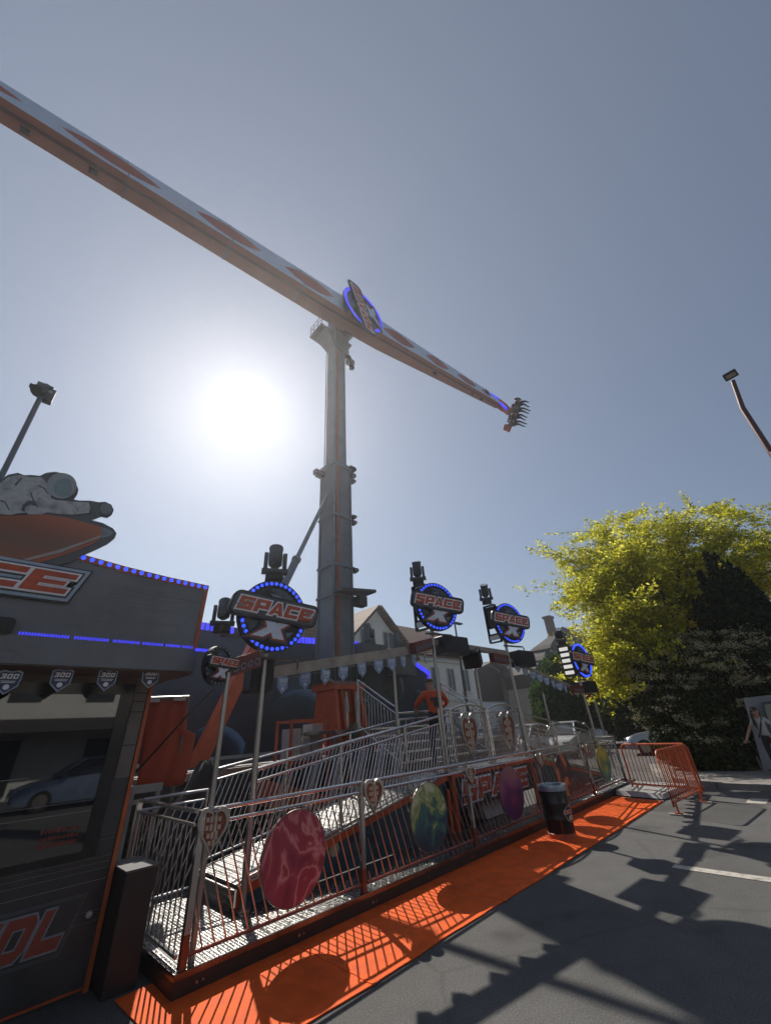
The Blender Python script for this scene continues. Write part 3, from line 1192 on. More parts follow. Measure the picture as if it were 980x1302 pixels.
def logo(root, fr, r, bulbs=38, led=None, plate_s=1.0, ring_tube=False, fd=1.0):
    """round board of radius r in frame fr (x right, y up, z towards the viewer)"""
    led = led or M['ledblue']
    dep = .09 * fd
    d = MB().mat(0).disc(fr, r, -dep, 0, 56)
    d.mat(1)
    # printed planet swooshes on the dark face
    def arc(r0, r1, a0, a1, ox, oy, n=18):
        A = [(ox + r0 * math.cos(R(a0 + (a1 - a0) * i / n)), oy + r0 * math.sin(R(a0 + (a1 - a0) * i / n))) for i in range(n + 1)]
        k = []
        for i in range(n, -1, -1):
            t = i / n
            rr = r0 + (r1 - r0) * math.sin(math.pi * t)
            k.append((ox + rr * math.cos(R(a0 + (a1 - a0) * t)), oy + rr * math.sin(R(a0 + (a1 - a0) * t))))
        return A[1:-1] + k
    d.prism([arc(r * .78, r * .56, 28, 112, 0, 0)], fr, 0.0, .002)
    d.prism([arc(r * .8, r * .42, 196, 240, 0, 0)], fr, 0.0, .002)
    d.mat(2).prism([arc(r * .74, r * .5, 262, 330, 0, 0)], fr, 0.0, .002)
    d.mat(2).prism([arc(r * .60, r * .46, 40, 100, -.1 * r, 0)], fr, 0.0, .003)
    disc = d.build('sign_disc', [M['black'], M['planetgrey'], M['planetpale']], root)
    rim = MB().ring(fr, r * .84, r * 1.0, .0, .012)
    rim.build('rim', M['bulbbase'] if ring_tube else M['black'], disc)
    n = fr(V(0, 0, 1)) - fr(V(0, 0, 0))
    if ring_tube:
        MB().ring(fr, r * .87, r * .985, .012, .03).build('light_ring', led, disc)
    else:
        for i in range(bulbs):
            a = 2 * math.pi * i / bulbs
            add_bulb(disc, fr(V(r * .915 * math.cos(a), r * .915 * math.sin(a), .016)), n, r * .044, led)
    s = r * plate_s
    off = V(0, .13 * r, 0)
    pf = lambda p: fr(V(p.x, p.y + off.y, p.z))
    pl = MB().mat(0).prism([rrect(2.62 * s, .70 * s, .2 * s, sh=.18)], pf, .02, .075)
    pl.mat(1).prism([rrect(2.50 * s, .58 * s, .16 * s, sh=.18)], pf, .075, .08)
    plate = pl.build('name_plate', [M['black'], M['midgrey']], root)
    W = MB()
    word(W, 'SPACE', pf, .36 * s, .41 * s, .045 * s, .082, .090, .28, .044 * s, .001)
    W.build('lettering_outline', M['white'], plate)
    W = MB()
    word(W, 'SPACE', pf, .36 * s, .41 * s, .045 * s, .092, .10, .28)
    W.build('lettering', M['orangeletter'], plate)
    xf = lambda p: fr(V(p.x, p.y - .38 * r, p.z))
    e = MB()
    word(e.mat(0), 'X', xf, .54 * r, .92 * r, 0, .022, .034, .5, .15 * r)
    word(e.mat(1), 'X', xf, .54 * r, .92 * r, 0, .036, .046, .5, .1 * r)
    word(e.mat(2), 'X', xf, .54 * r, .92 * r, 0, .048, .056, .5, .045 * r)
    word(e.mat(3), 'X', xf, .54 * r, .92 * r, 0, .058, .064, .5, .005 * r)
    e.build('letter_emblem', [M['black'], M['midgrey'], M['orangeletter'], M['paleblue']], root)
    return disc


M['orangeletter'] = mat('orange red lettering', (.50, .085, .03), .45, 0, .25, 14)

# ---- tower -------------------------------------------------------------------
MX, MY = 7.8, 10.0
M['stripe'] = mat('faded red brown stripe', (.22, .06, .035), .55, 0, .25, 3)
tower = thing('ride_tower', (MX, MY, 0), 'tall grey mast on an orange pedestal carrying the long slanted swinging arm', 'fairground ride')
mb = MB()
for z0, z1, w in ((3.3, 11.0, .40),):
    mb.box((MX - w, MY - w, z0), (MX + w, MY + w, z1))
for sx in (-1, 1):                        # corner angles
    for sy in (-1, 1):
        x, y = MX + sx * .385, MY + sy * .385
        mb.box((x - .045, y - .045, 3.3), (x + .045, y + .045, 10.98))
mb.build('mast_sleeve', M['mast'], tower)
mb = MB().box((MX - .285, MY - .285, 11.0), (MX + .285, MY + .285, 17.9))
for sx in (-1, 1):
    x, y = MX + sx * .27, MY - .27
    mb.box((x - .035, y - .035, 11), (x + .035, y + .035, 17.85))
mb.build('mast_tube', M['mast'], tower)
mb = MB().box((MX - .31, MY - .447, 3.3), (MX - .17, MY - .402, 10.7))
mb.build('orange_stripe', M['stripe'], tower)
mb = MB().box((MX - .21, MY - .31, 11.1), (MX - .12, MY - .29, 17.7))
mb.build('orange_stripe', M['stripe'], tower)
for zz in (5.55, 6.6, 8.5, 10.75):
    b = MB()
    t = .46
    b.box((MX - t, MY - t, zz), (MX + t, MY - .43, zz + .09)).box((MX - t, MY - .43, zz), (MX - .43, MY + t, zz + .09))
    b.box((MX + .43, MY - .43, zz), (MX + t, MY + t, zz + .09))
    b.build('band', M['mast'], tower)
for x, y, zz, s in ((8.33, 9.6, 6.6, .11), (8.33, 9.6, 8.48, .10), (8.33, 9.6, 8.72, .09), (8.33, 9.62, 10.35, .11), (8.33, 9.62, 10.62, .13), (8.33, 9.62, 10.95, .15), (7.2, 10.3, 10.6, .2)):
    b = MB().box((x - s, y - .1, zz - s * .5), (x + s, y + .1, zz + s * .5))
    b.box((x - s * .6, y - .07, zz - s * .9), (x + s * .6, y + .07, zz - s * .5))
    b.build('guide_bracket', M['mastdark'], tower)
# lamp shelf half way up
b = MB()
b.hexa([V(7.35, 9.2, 5.6), V(8.75, 9.0, 5.72), V(8.75, 9.6, 5.72), V(7.35, 9.6, 5.6)], [V(7.35, 9.2, 5.7), V(8.75, 9.0, 5.82), V(8.75, 9.6, 5.82), V(7.35, 9.6, 5.7)])
b.box((8.25, 9.3, 5.3), (8.6, 9.6, 5.62))
b.build('lamp_shelf', M['mastdark'], tower)
# pedestal
p = MB()
fz = 1.25
p.hexa([V(7.2, 9.35, fz), V(8.4, 9.35, fz), V(8.4, 10.3, fz), V(7.2, 10.3, fz)],
       [V(7.36, 9.5, 2.95), V(8.24, 9.5, 2.95), V(8.24, 10.3, 2.95), V(7.36, 10.3, 2.95)])
for x in (7.28, 7.55, 8.05, 8.32):
    xx = 7.8 + (x - 7.8) * .85
    p.hexa([V(x - .06, 9.05, fz), V(x + .06, 9.05, fz), V(x + .06, 9.5, fz), V(x - .06, 9.5, fz)],
           [V(xx - .05, 9.4, 2.9), V(xx + .05, 9.4, 2.9), V(xx + .05, 9.6, 2.9), V(xx - .05, 9.6, 2.9)])
p.box((7.25, 9.3, 2.78), (8.35, 10.4, 2.98))
for x in (6.98, 8.62):
    p.hexa([V(x - .2, 9.2, fz), V(x + .25, 9.2, fz), V(x + .25, 9.9, fz), V(x - .25, 9.9, fz)],
           [V(7.2 if x < 7 else 8.2, 9.4, 1.75), V(7.4 if x < 7 else 8.4, 9.4, 1.75), V(7.4 if x < 7 else 8.4, 9.8, 1.75), V(7.2 if x < 7 else 8.2, 9.8, 1.75)])
p.build('pedestal', M['orange'], tower)
c = MB().box((7.2, 9.36, 2.98), (8.4, 10.45, 3.4))
for i in range(11):
    x = 7.24 + i * .112
    c.box((x - .022, 9.27, 2.99), (x + .022, 9.355, 3.38))
for i in range(10):
    y = 9.4 + i * .12
    c.box((7.13, y - .022, 2.99), (7.195, y + .022, 3.38))
c.build('collar', M['mastdark'], tower)
c = MB()
for i in range(11):
    c.cyl(V(7.24 + i * .112, 9.31, 2.9), V(7.12 + i * .112, 9.31, 3.0), .03, 6)
c.build('bolt_row', M['steel'], tower)
for x in (7.62, 7.98):
    MB().cyl((x, 9.18, 1.35), (x, 9.28, 2.55), .05).cyl((x, 9.17, 2.2), (x, 9.27, 2.7), .03).build('hydraulic_ram', M['steel'], tower)
MB().box((7.6, 9.1, 1.35), (8.0, 9.35, 1.75)).cyl((7.8, 9.05, 1.75), (7.8, 9.35, 1.75), .16).build('valve_block', M['darksteel'], tower)
# raking strut
a, b = V(7.45, 10.0, 9.6), V(4.0, 10.0, 1.2)
m1 = a.lerp(b, .36)
m2 = a.lerp(b, .66)
MB().cyl(a, m1, .075, 14).build('strut_rod', M['strut'], tower, True)
MB().cyl(m1, m2, .125, 14).cyl(m1 + (a - m1).normalized() * .1, m1, .15, 14).build('strut_cylinder', M['strut'], tower, True)
MB().bar(m2, b, .3, .3).build('strut_foot', M['orange'], tower)
# head
h = MB().box((6.72, 9.75, 18.86), (8.6, 10.75, 18.98)).box((7.5, 9.68, 17.85), (8.35, 10.3, 20.4))
h.hexa([V(7.5, 9.7, 17.9), V(8.15, 9.7, 17.9), V(8.15, 10.3, 17.9), V(7.5, 10.3, 17.9)], [V(6.95, 9.72, 18.86), V(8.5, 9.72, 18.86), V(8.5, 10.6, 18.86), V(6.95, 10.6, 18.86)])
h.build('head', M['mast'], tower)
r_ = MB()
r_.tube([V(6.75, 9.78, 19.6), V(6.75, 10.72, 19.6), V(7.4, 10.72, 19.6)], .02, 6)
r_.tube([V(6.75, 9.78, 19.3), V(6.75, 10.72, 19.3), V(7.4, 10.72, 19.3)], .015, 6)
for (x, y) in ((6.75, 9.78), (6.75, 10.1), (6.75, 10.42), (6.75, 10.72), (7.1, 10.72), (7.4, 10.72)):
    r_.tube([V(x, y, 18.97), V(x, y, 19.6)], .018, 6)
r_.build('head_railing', M['mastdark'], tower)
s_ = MB().cyl((8.3, 9.65, 17.7), (8.34, 9.55, 17.2), .12, 10).box((8.2, 9.5, 17.2), (8.55, 9.75, 17.5)).cyl((8.4, 9.6, 17.2), (8.42, 9.58, 16.95), .14, 10)
s_.build('head_motor', M['mastdark'], tower)
l_ = MB()
for k in range(2):
    l_.tube([V(7.46 + k * .05, 10.32, 3.4), V(7.46 + k * .02, 10.32, 17.9)], .012, 5)
l_.build('hose', M['mastdark'], tower)
# arm
TH = R(15.0)
ad = V(math.cos(TH), 0, math.sin(TH))
av = V(-math.sin(TH), 0, math.cos(TH))
HUB = V(8.15, 8.6, 19.88)
afr = place(HUB, ad, av, (0, -1, 0))
st = [(-15.8, .27, .55), (-2.0, .52, .98), (2.0, .53, 1.0), (15.6, .30, .56)]
mb = MB()
for (s0, h0, d0), (s1, h1, d1) in zip(st[:-1], st[1:]):
    q = [afr(V(s0, -h0, 0)), afr(V(s1, -h1, 0)), afr(V(s1, h1, 0)), afr(V(s0, h0, 0))]
    k = [afr(V(s0, -h0, -d0)), afr(V(s1, -h1, -d1)), afr(V(s1, h1, -d1)), afr(V(s0, h0, -d0))]
    mb.mat(0).add(q, [(0, 1, 2, 3)])
    mb.mat(1).add([q[0], q[1], k[1], k[0]], [(0, 1, 2, 3)])
    mb.mat(1).add([k[0], k[1], k[2], k[3]], [(0, 1, 2, 3)])
    mb.mat(0).add([q[3], q[2], k[2], k[3]], [(0, 1, 2, 3)])
for s, h_, d_ in (st[0], st[-1]):
    mb.mat(1).add([afr(V(s, -h_, 0)), afr(V(s, h_, 0)), afr(V(s, h_, -d_)), afr(V(s, -h_, -d_))], [(0, 1, 2, 3)])
arm = mb.build('arm', [M['armpaint'], M['armbelly']], tower)
MB().cyl(V(8.12, 9.5, 19.88), V(8.12, 10.1, 19.88), .62, 28).build('hub_bearing', M['mastdark'], tower)


def lens(s0, s1, hh, n=22):
    up = [(s0 + (s1 - s0) * i / n, hh * math.sin(math.pi * i / n) ** .85) for i in range(n + 1)]
    return up + [(x, -y) for x, y in up[::-1][1:-1]]


for s0, s1, hh in ((-14.1, -12.3, .15), (-11.5, -8.95, .24), (-7.9, -5.35, .30), (-4.3, -1.6, .36), (1.75, 4.5, .37), (5.6, 8.1, .33), (9.1, 11.75, .27), (12.5, 14.0, .2)):
    MB().prism([lens(s0, s1, hh)], afr, 0.0, .006).build('oval_panel', M['ovalorange'], arm)
for s in (-10.7, -12.2, 6.9, 11.6, 13.0):
    MB().box((s - .1, -.62 if abs(s) < 8 else -.46, -.5), (s + .1, -.3, -.38), afr).build('clamp', M['mastdark'], arm)
MB().box((13.3, -.05, .0), (13.42, .33, .05), afr).box((13.55, -.05, .0), (13.62, .3, .05), afr).build('clamp', M['mastdark'], arm)
MB().box((14.0, .08, .0), (15.55, .3, .02), afr).build('light_strip', M['ledviolet'], arm)
for s in (-13.2, -9.9, -6.6, -3.4, 3.1, 6.6, 9.9, 13.2):   # flange joints of the welded box
    hh = .53 - .24 * max(0, abs(s) - 2) / 13.7
    dd_ = 1.0 - .44 * max(0, abs(s) - 2) / 13.7
    MB().box((s - .02, -hh - .018, -dd_), (s + .02, -hh + .002, 0), afr).box((s - .015, -hh, .0), (s + .015, hh, .004), afr).build('flange_joint', M['greyprint'], arm)
for yy in (-.30, -.36):
    MB().tube([afr(V(s, -.53 + .24 * max(0, abs(s) - 2) / 13.7 - .012, yy + .1 * abs(s) / 16)) for s in (-15, -12, -8, -4, -2, 2, 4, 8, 12, 15)], .016, 6).build('cable', M['mastdark'], arm)
# hub logo turns with the arm
logo(tower, front(8.2, 8.32, 19.85, 0.0, R(109)), 1.27, led=M['ledviolet'], plate_s=.97, ring_tube=True)
MB().cyl(V(8.2, 8.42, 19.85), V(8.2, 8.6, 19.85), .9, 24).build('logo_drum', M['mastdark'], tower)

# gondola at the right end
tip = afr(V(15.6, 0, -.3))
row0, row1 = V(24.0, 7.62, 23.45), V(24.0, 8.42, 22.1)
rowd = (row1 - row0).normalized()
legd = V(0, -.85, -.53).normalized()
upd = rowd.cross(legd)
g_ = MB()
g_.bar(tip + V(-.2, -.05, 0), tip + V(.5, -.3, -.4), .5, .5)
g_.bar(tip + V(.4, -.25, -.3), (row0 + row1) / 2 + V(-.15, .35, .2), .42, .42)
gon = g_.build('gondola', M['orange'], tower)
MB().bar(tip + V(-.35, -.32, -.35), tip + V(.35, -.5, -.75), .12, .2).build('light_strip', M['ledviolet'], gon)
sb_ = MB().bar(row0 - legd * .22 + V(.0, 0, 0), row1 - legd * .22, .5, .18, upd)
sb_.bar(row0 - rowd * .1, row1 + rowd * .35, .22, .5)
sb_.build('seat_back', M['midgrey'], gon)
sw = MB().mat(0)
sw.hexa([row1 + rowd * .25 + V(-.1, 0, 0), row1 + rowd * .7 + V(-.1, .15, -.1), row1 + rowd * .7 + V(.1, .15, -.1), row1 + rowd * .25 + V(.1, 0, 0)],
        [row1 + rowd * .25 + V(-.1, .5, .35), row1 + rowd * .6 + V(-.1, .55, .25), row1 + rowd * .6 + V(.1, .55, .25), row1 + rowd * .25 + V(.1, .5, .35)])
sw.build('side_fairing', M['orangedull'], gon)
RIDERS = [row0 + (row1 - row0) * (i - .1) / 2.8 for i in range(4)]

# ---- backdrop wall -----------------------------------------------------------
bd = thing('backdrop_wall', (7.8, 13, 0), 'wide dark backdrop wall with printed planets and a blue lit top edge', 'backdrop')


def nebula(t, c):
    n1 = t.nodes.new('ShaderNodeTexNoise')
    n1.inputs['Scale'].default_value = .38
    n1.inputs['Detail'].default_value = 7
    n1.inputs['Distortion'].default_value = .6
    t.links.new(c.outputs['Object'], n1.inputs['Vector'])
    return n1.outputs['Fac']


M['mural'] = ramp_mat('space mural print', [(.3, (.003, .006, .014)), (.48, (.006, .018, .045)), (.58, (.010, .04, .09)), (.68, (.03, .07, .12)), (.78, (.07, .06, .03))], nebula, .45)


def planet_print(name, lo, hi, rim, bias):
    def f(t, c):
        s = t.nodes.new('ShaderNodeSeparateXYZ')
        t.links.new(c.outputs['Generated'], s.inputs[0])
        # distance from a point off-centre in the print's own square
        v = t.nodes.new('ShaderNodeCombineXYZ')
        t.links.new(s.outputs[0], v.inputs[0])
        t.links.new(s.outputs[2], v.inputs[2])
        d = t.nodes.new('ShaderNodeVectorMath')
        d.operation = 'DISTANCE'
        d.inputs[1].default_value = (.5 + bias[0], 0, .5 + bias[1])
        t.links.new(v.outputs[0], d.inputs[0])
        n = t.nodes.new('ShaderNodeTexNoise')
        n.inputs['Scale'].default_value = 4
        n.inputs['Detail'].default_value = 5
        t.links.new(c.outputs['Generated'], n.inputs['Vector'])
        a = t.nodes.new('ShaderNodeMath')
        a.operation = 'MULTIPLY_ADD'
        a.inputs[1].default_value = .12
        t.links.new(n.outputs['Fac'], a.inputs[0])
        t.links.new(d.outputs['Value'], a.inputs[2])
        return a.outputs[0]
    return ramp_mat(name, [(.2, lo), (.5, lo), (.6, hi), (.68, rim), (.75, rim)], f, .45)


half = [(8.15, 1.3), (8.15, 4.1), (6.5, 4.78), (3.3, 5.1), (0, 4.98)]
poly = [(7.8 + x, z) for x, z in half] + [(7.8 - x, z) for x, z in half[:-1][::-1]]
wfr = place((0, 13, 0), (1, 0, 0), (0, 0, 1), (0, -1, 0))
MB().prism([poly], wfr, -.2, 0).build('panel', M['mural'], bd)
M['planet_a'] = planet_print('planet print blue', (.004, .012, .028), (.012, .04, .085), (.14, .28, .46), (-.12, -.1))
M['planet_b'] = planet_print('planet print grey', (.008, .014, .02), (.025, .045, .06), (.14, .2, .24), (-.14, -.12))


def pdisc(px, py, rpx, m, off):
    c = ony(px, py, 13)
    e = ony(px, py - rpx, 13)
    r = (e - c).length
    n = 48
    pts = [(c.x + r * math.cos(2 * math.pi * i / n), c.z + r * math.sin(2 * math.pi * i / n)) for i in range(n)]
    MB().prism([pts], wfr, 0.0, off).build('planet_print', m, bd)


pdisc(385, 968, 92, M['planet_a'], .012)
pdisc(265, 985, 62, M['planet_a'], .008)
pdisc(500, 872, 20, M['planet_b'], .010)
pdisc(532, 886, 8, M['planet_b'], .014)
pdisc(463, 900, 11, M['planet_a'], .016)
MB().box((-.2, 12.8, 1.12), (15.8, 12.96, 1.32)).build('base_rail', mat('dull white rail', (.4, .41, .4), .6, 0, .15, 3), bd)
for i in range(9):
    x = .1 + i * 1.7
    if i % 2 == 0:
        MB().box((x, 12.86, .5), (x + 1.5, 12.95, 1.1)).build('base_panel', mat('dull white rail', (1, 1, 1)), bd)
for sgn in (-1, 1):
    pts = [(7.8 + sgn * x, z) for x, z in half[1:]]
    for k in range(len(pts) - 1):
        (xa, za), (xb, zb) = pts[k], pts[k + 1]
        L = math.hypot(xb - xa, zb - za)
        n = int(L / .16)
        m = MB()
        for i in range(n):
            t = (i + .5) / n
            if k == 2 and abs(t - .5) < .12:
                continue
            x, zz = xa + (xb - xa) * t, za + (zb - za) * t
            m.box((x - .05, 12.9, zz - .24), (x + .05, 12.97, zz - .03))
        m.build('light_strip', M['ledviolet'], bd)
    m = MB()
    x = 7.8 + sgn * 8.06
    for i in range(7):
        zz = 4.0 - i * .17
        m.box((x - .11, 12.9, zz - .1), (x + .06, 12.97, zz))
    m.build('light_strip', M['ledviolet'], bd)
for x in (.6, 4.0, 7.8, 11.6, 15.0):
    MB().bar((x, 13.35, 0), (x, 13.3, 4.6), .12).bar((x, 15, 0), (x, 13.35, 3.2), .08).build('brace', M['darksteel'], bd)

# trailer bed under the mast
tb = thing('trailer_bed', (8, 10, 0), 'black steel trailer bed under the mast and backdrop', 'trailer')
MB().box((1.2, 8.9, .35), (15.6, 12.7, 1.24)).box((1.4, 9.1, .02), (15.4, 12.5, .35)).build('bed', M['black'], tb)
m = MB()
for i in range(10):
    x = 1.4 + i * 1.55
    m.bar((x, 8.84, .4), (x + .7, 8.84, 1.2), .06)
m.box((1.2, 8.8, 1.1), (15.6, 8.89, 1.22))
m.build('side_bracing', M['darksteel'], tb)
m = MB()
for k in range(5):
    m.tube([V(1.5, 8.2 - k * .12, .12), V(5, 8.35 - k * .1, .1), V(9, 8.1 - k * .14, .14), V(14, 8.3 - k * .1, .1)], .04, 6)
m.build('cable_bundle', M['rubber'], tb)
a, b = ony(326, 1006, 7.3), ony(412, 1026, 7.0)
MB().bar(a, b, .3, .34).box((b.x - .12, b.y - .18, .157), (b.x + .12, b.y + .18, b.z - .1)).build('outrigger', M['orangedull'], tb)
# small orange stand with equipment by the pedestal
os_ = thing('equipment_stand', (5.6, 8.4, 0), 'small orange framed stand holding white boxes beside the pedestal', 'stand')
a0 = V(5.35, 8.4, 0)
m = MB()
for dx in (0, 1.0):
    for dy in (0, .6):
        m.bar(a0 + V(dx, dy, 0), a0 + V(dx, dy, 2.0), .05)
for dy in (0, .6):
    m.bar(a0 + V(-.03, dy, 2.0), a0 + V(1.03, dy, 2.0), .05)
    m.bar(a0 + V(0, dy, 1.2), a0 + V(1.0, dy, 1.2), .04)
m.build('frame', M['orangedull'], os_)
for x0, w, h_ in ((.08, .25, .62), (.38, .2, .45), (.63, .3, .7)):
    MB().box((5.35 + x0, 8.5, 1.23), (5.35 + x0 + w, 8.9, 1.23 + h_)).build('box', mat('dull white plastic', (.42, .42, .4), .5, 0, .15, 6), os_)

# ================================================================== boarding deck, ramps, stairs
def teal(t, c):
    n1 = t.nodes.new('ShaderNodeTexNoise')
    n1.inputs['Scale'].default_value = .9
    n1.inputs['Detail'].default_value = 6
    n1.inputs['Distortion'].default_value = 1.2
    t.links.new(c.outputs['Object'], n1.inputs['Vector'])
    return n1.outputs['Fac']


M['tealmural'] = ramp_mat('teal space print', [(.3, (.006, .012, .022)), (.48, (.016, .05, .08)), (.56, (.03, .085, .12)), (.64, (.012, .03, .06)), (.75, (.05, .10, .13))], teal, .4)
dk = thing('boarding_deck', (7.6, 5.2, 0), 'low silver tread plate boarding deck with ramps and central stairs', 'deck')
FX0, FX1, FY0, FY1 = 1.81, 13.5, 4.30, 5.08
wk = MB().prism([[(FX0, FY0), (FX1, FY0), (FX1, FY1), (2.68, FY1), (2.62, 6.1), (FX0, 6.1)]], lambda p: p, .115, .155)
studs(wk, FX0 + .02, FX1 - .02, FY0 + .01, FY1, lambda x: .1548)
studs(wk, FX0 + .02, 2.6, FY1, 6.05, lambda x: .1548)
wk.build('walkway', M['tread'], dk)
sk = MB().box((FX0 + .01, FY0 + .015, .01), (FX1 - .02, FY0 + .045, .112)).box((FX0 + .01, FY0 + .05, .01), (FX0 + .04, 6.08, .112)).box((FX1 - .05, FY0 + .05, .01), (FX1 - .02, FY1, .112))
sk.build('skirt', mat('black brown skirt', (.022, .013, .011), .5, 0, .4, 6), dk)
m = MB()
for i in range(13):
    x = 2.0 + i * .95
    m.cyl((x, FY0 + .008, .06), (x, FY0 + .02, .06), .011, 8).cyl((x + .05, FY0 + .008, .06), (x + .05, FY0 + .02, .06), .008, 8)
m.build('rivet', M['chrome'], dk)


def zr(x):                                # ramp height
    if x < 6.45:
        return .36 + (x - 2.68) * (.86 - .36) / (6.45 - 2.68)
    if x > 9.55:
        return .86 - (x - 9.55) * (.86 - .30) / (13.42 - 9.55)
    return .98


RY0, RY1 = 5.08, 6.12
for xa, xb in ((2.68, 6.45), (9.55, 13.42)):
    za, zb = zr(xa), zr(xb)
    rp = MB().hexa([V(xa, RY0, za - .035), V(xb, RY0, zb - .035), V(xb, RY1, zb - .035), V(xa, RY1, za - .035)],
                   [V(xa, RY0, za), V(xb, RY0, zb), V(xb, RY1, zb), V(xa, RY1, za)])
    studs(rp, xa + .02, xb - .02, RY0 + .02, RY1 - .02, lambda x: zr(min(max(x, xa), xb)) - .0003)
    rp.build('ramp', M['tread'], dk)
    m = MB()
    m.bar(V(xa, RY0 - .012, za - .012), V(xb, RY0 - .012, zb - .012), .02, .022)
    m.bar(V(xa, RY0 - .012, za + .03), V(xb, RY0 - .012, zb + .03), .018, .018)
    m.build('ramp_edge', M['chrome'], dk)
    m = MB().hexa([V(xa, RY0 - .008, za - .105), V(xb, RY0 - .008, zb - .105), V(xb, RY0 + .02, zb - .105), V(xa, RY0 + .02, za - .105)],
                  [V(xa, RY0 - .008, za - .03), V(xb, RY0 - .008, zb - .03), V(xb, RY0 + .02, zb - .03), V(xa, RY0 + .02, za - .03)])
    for x in (xa, xb - .07):
        m.box((x, RY0 - .008, .157), (x + .07, RY0 + .02, zr(x + .03) - .108))
    m.build('ramp_trim', M['orange'], dk)
    m = MB().hexa([V(xa + .08, RY0 + .03, .157), V(xb - .08, RY0 + .03, .157), V(xb - .08, RY0 + .05, .157), V(xa + .08, RY0 + .05, .157)],
                  [V(xa + .08, RY0 + .03, za - .1), V(xb - .08, RY0 + .03, zb - .1), V(xb - .08, RY0 + .05, zb - .1), V(xa + .08, RY0 + .05, za - .1)])
    m.build('side_mural', M['tealmural'], dk)
xe = 2.66
MB().box((xe - .03, RY0 + .02, .157), (xe, RY1, .33)).build('step_face', M['tread'], dk)
MB().box((13.42, RY0, .157), (13.45, RY1, .27)).build('step_face', M['tread'], dk)
# white moon on the mural
mc = V(3.98, RY0 + .028, .41)
MB().disc(place(mc, (1, 0, 0), (0, 0, 1), (0, -1, 0)), .075, 0, .004, 24).build('moon_print', mat('moon print', (.42, .38, .3), .6, 0, .3, 20), dk)
# landing and stairs
MB().box((6.47, 5.08, .94), (9.53, 6.2, .98)).build('landing', M['tread'], dk)
nose = MB()
nose.box((6.47, 5.05, .955), (9.53, 5.078, .985))
tr_ = MB()
for k in range(5):
    y0, zz = 6.2 + k * .26, 1.13 + k * .155
    tr_.box((6.47, y0 + .03, zz - .035), (9.53, y0 + .30, zz))
    nose.box((6.47, y0 - .005, zz - .03), (9.53, y0 + .026, zz + .004))
tr_.build('stair_treads', M['tread'], dk)
nose.build('stair_nosing', mat('bright aluminium edge', (.8, .79, .77), .28, .9, .1, 6), dk)
m = MB()
for k in range(5):
    y0, zz = 6.2 + k * .26, 1.13 + k * .155
    m.box((6.49, y0 + .05, zz - .155), (9.51, y0 + .07, zz - .04))
m.box((6.47, 6.2, .2), (6.5, 7.5, 1.0)).box((9.5, 6.2, .2), (9.53, 7.5, 1.0))
m.build('stair_risers', mat('riser lamps panel', (.20, .15, .13), .4, .5, .6, 22), dk)
MB().box((5.9, 7.52, 1.70), (10.1, 8.75, 1.76)).build('loading_platform', M['tread'], dk)
for x in (5.95, 7.9, 10.05):
    for y in (7.6, 8.7):
        MB().bar((x, y, 0), (x, y, 1.7), .08).build('support_leg', M['darksteel'], dk)
for x in (6.55, 9.45):
    MB().bar((x, 6.15, 0.157), (x, 6.15, .94), .06).build('support_leg', M['darksteel'], dk)
# name panel under the landing
m = MB()
x0, x1, za, zb, y = 6.5, 9.45, .42, .95, 5.06
m.box((x0, y - .03, zb - .06), (x1, y + .02, zb - .002)).box((x0, y - .03, .157), (x0 + .08, y + .02, zb - .062)).box((x1 - .08, y - .03, .157), (x1, y + .02, zb - .062))
m.build('panel_trim', M['orange'], dk)
pn = MB().box((x0 + .08, y - .005, za), (x1 - .08, y + .015, zb - .06)).build('name_panel', M['black'], dk)
pf = place((7.95, y - .008, .66), (1, 0, 0), (0, 0, 1), (0, -1, 0))
word(W := MB(), 'SPACE', pf, .31, .42, .06, .0, .012, .25, .03, .001)
W.build('lettering_outline', M['white'], pn)
word(W := MB(), 'SPACE', pf, .31, .42, .06, .014, .022, .25)
W.build('lettering', M['redprint'], pn)
m = MB().hexa([V(7.55, 5.15, .157), V(8.35, 5.15, .157), V(8.35, 5.6, .157), V(7.55, 5.6, .157)], [V(7.55, 5.28, .42), V(8.2, 5.28, .42), V(8.2, 5.6, .42), V(7.55, 5.6, .42)])
m.build('step_box', mat('pale grey plate', (.4, .4, .41), .45, .3, .15, 4), dk)
MB().box((6.6, 5.75, .157), (9.4, 5.78, .93)).build('back_panel', M['black'], dk)
# end plate next to the orange barriers
ep = MB().hexa([V(11.55, 3.22, .02), V(13.3, 3.05, .02), V(13.45, 4.28, .02), V(11.75, 4.28, .02)],
               [V(11.6, 3.25, .10), V(13.25, 3.1, .10), V(13.4, 4.27, .12), V(11.8, 4.27, .12)])
tag(ep.build('ramp_plate', mat('pale worn plate', (.42, .41, .40), .5, .3, .2, 5)), 'pale grey entry plate lying at the far end of the orange mat', 'ramp plate')

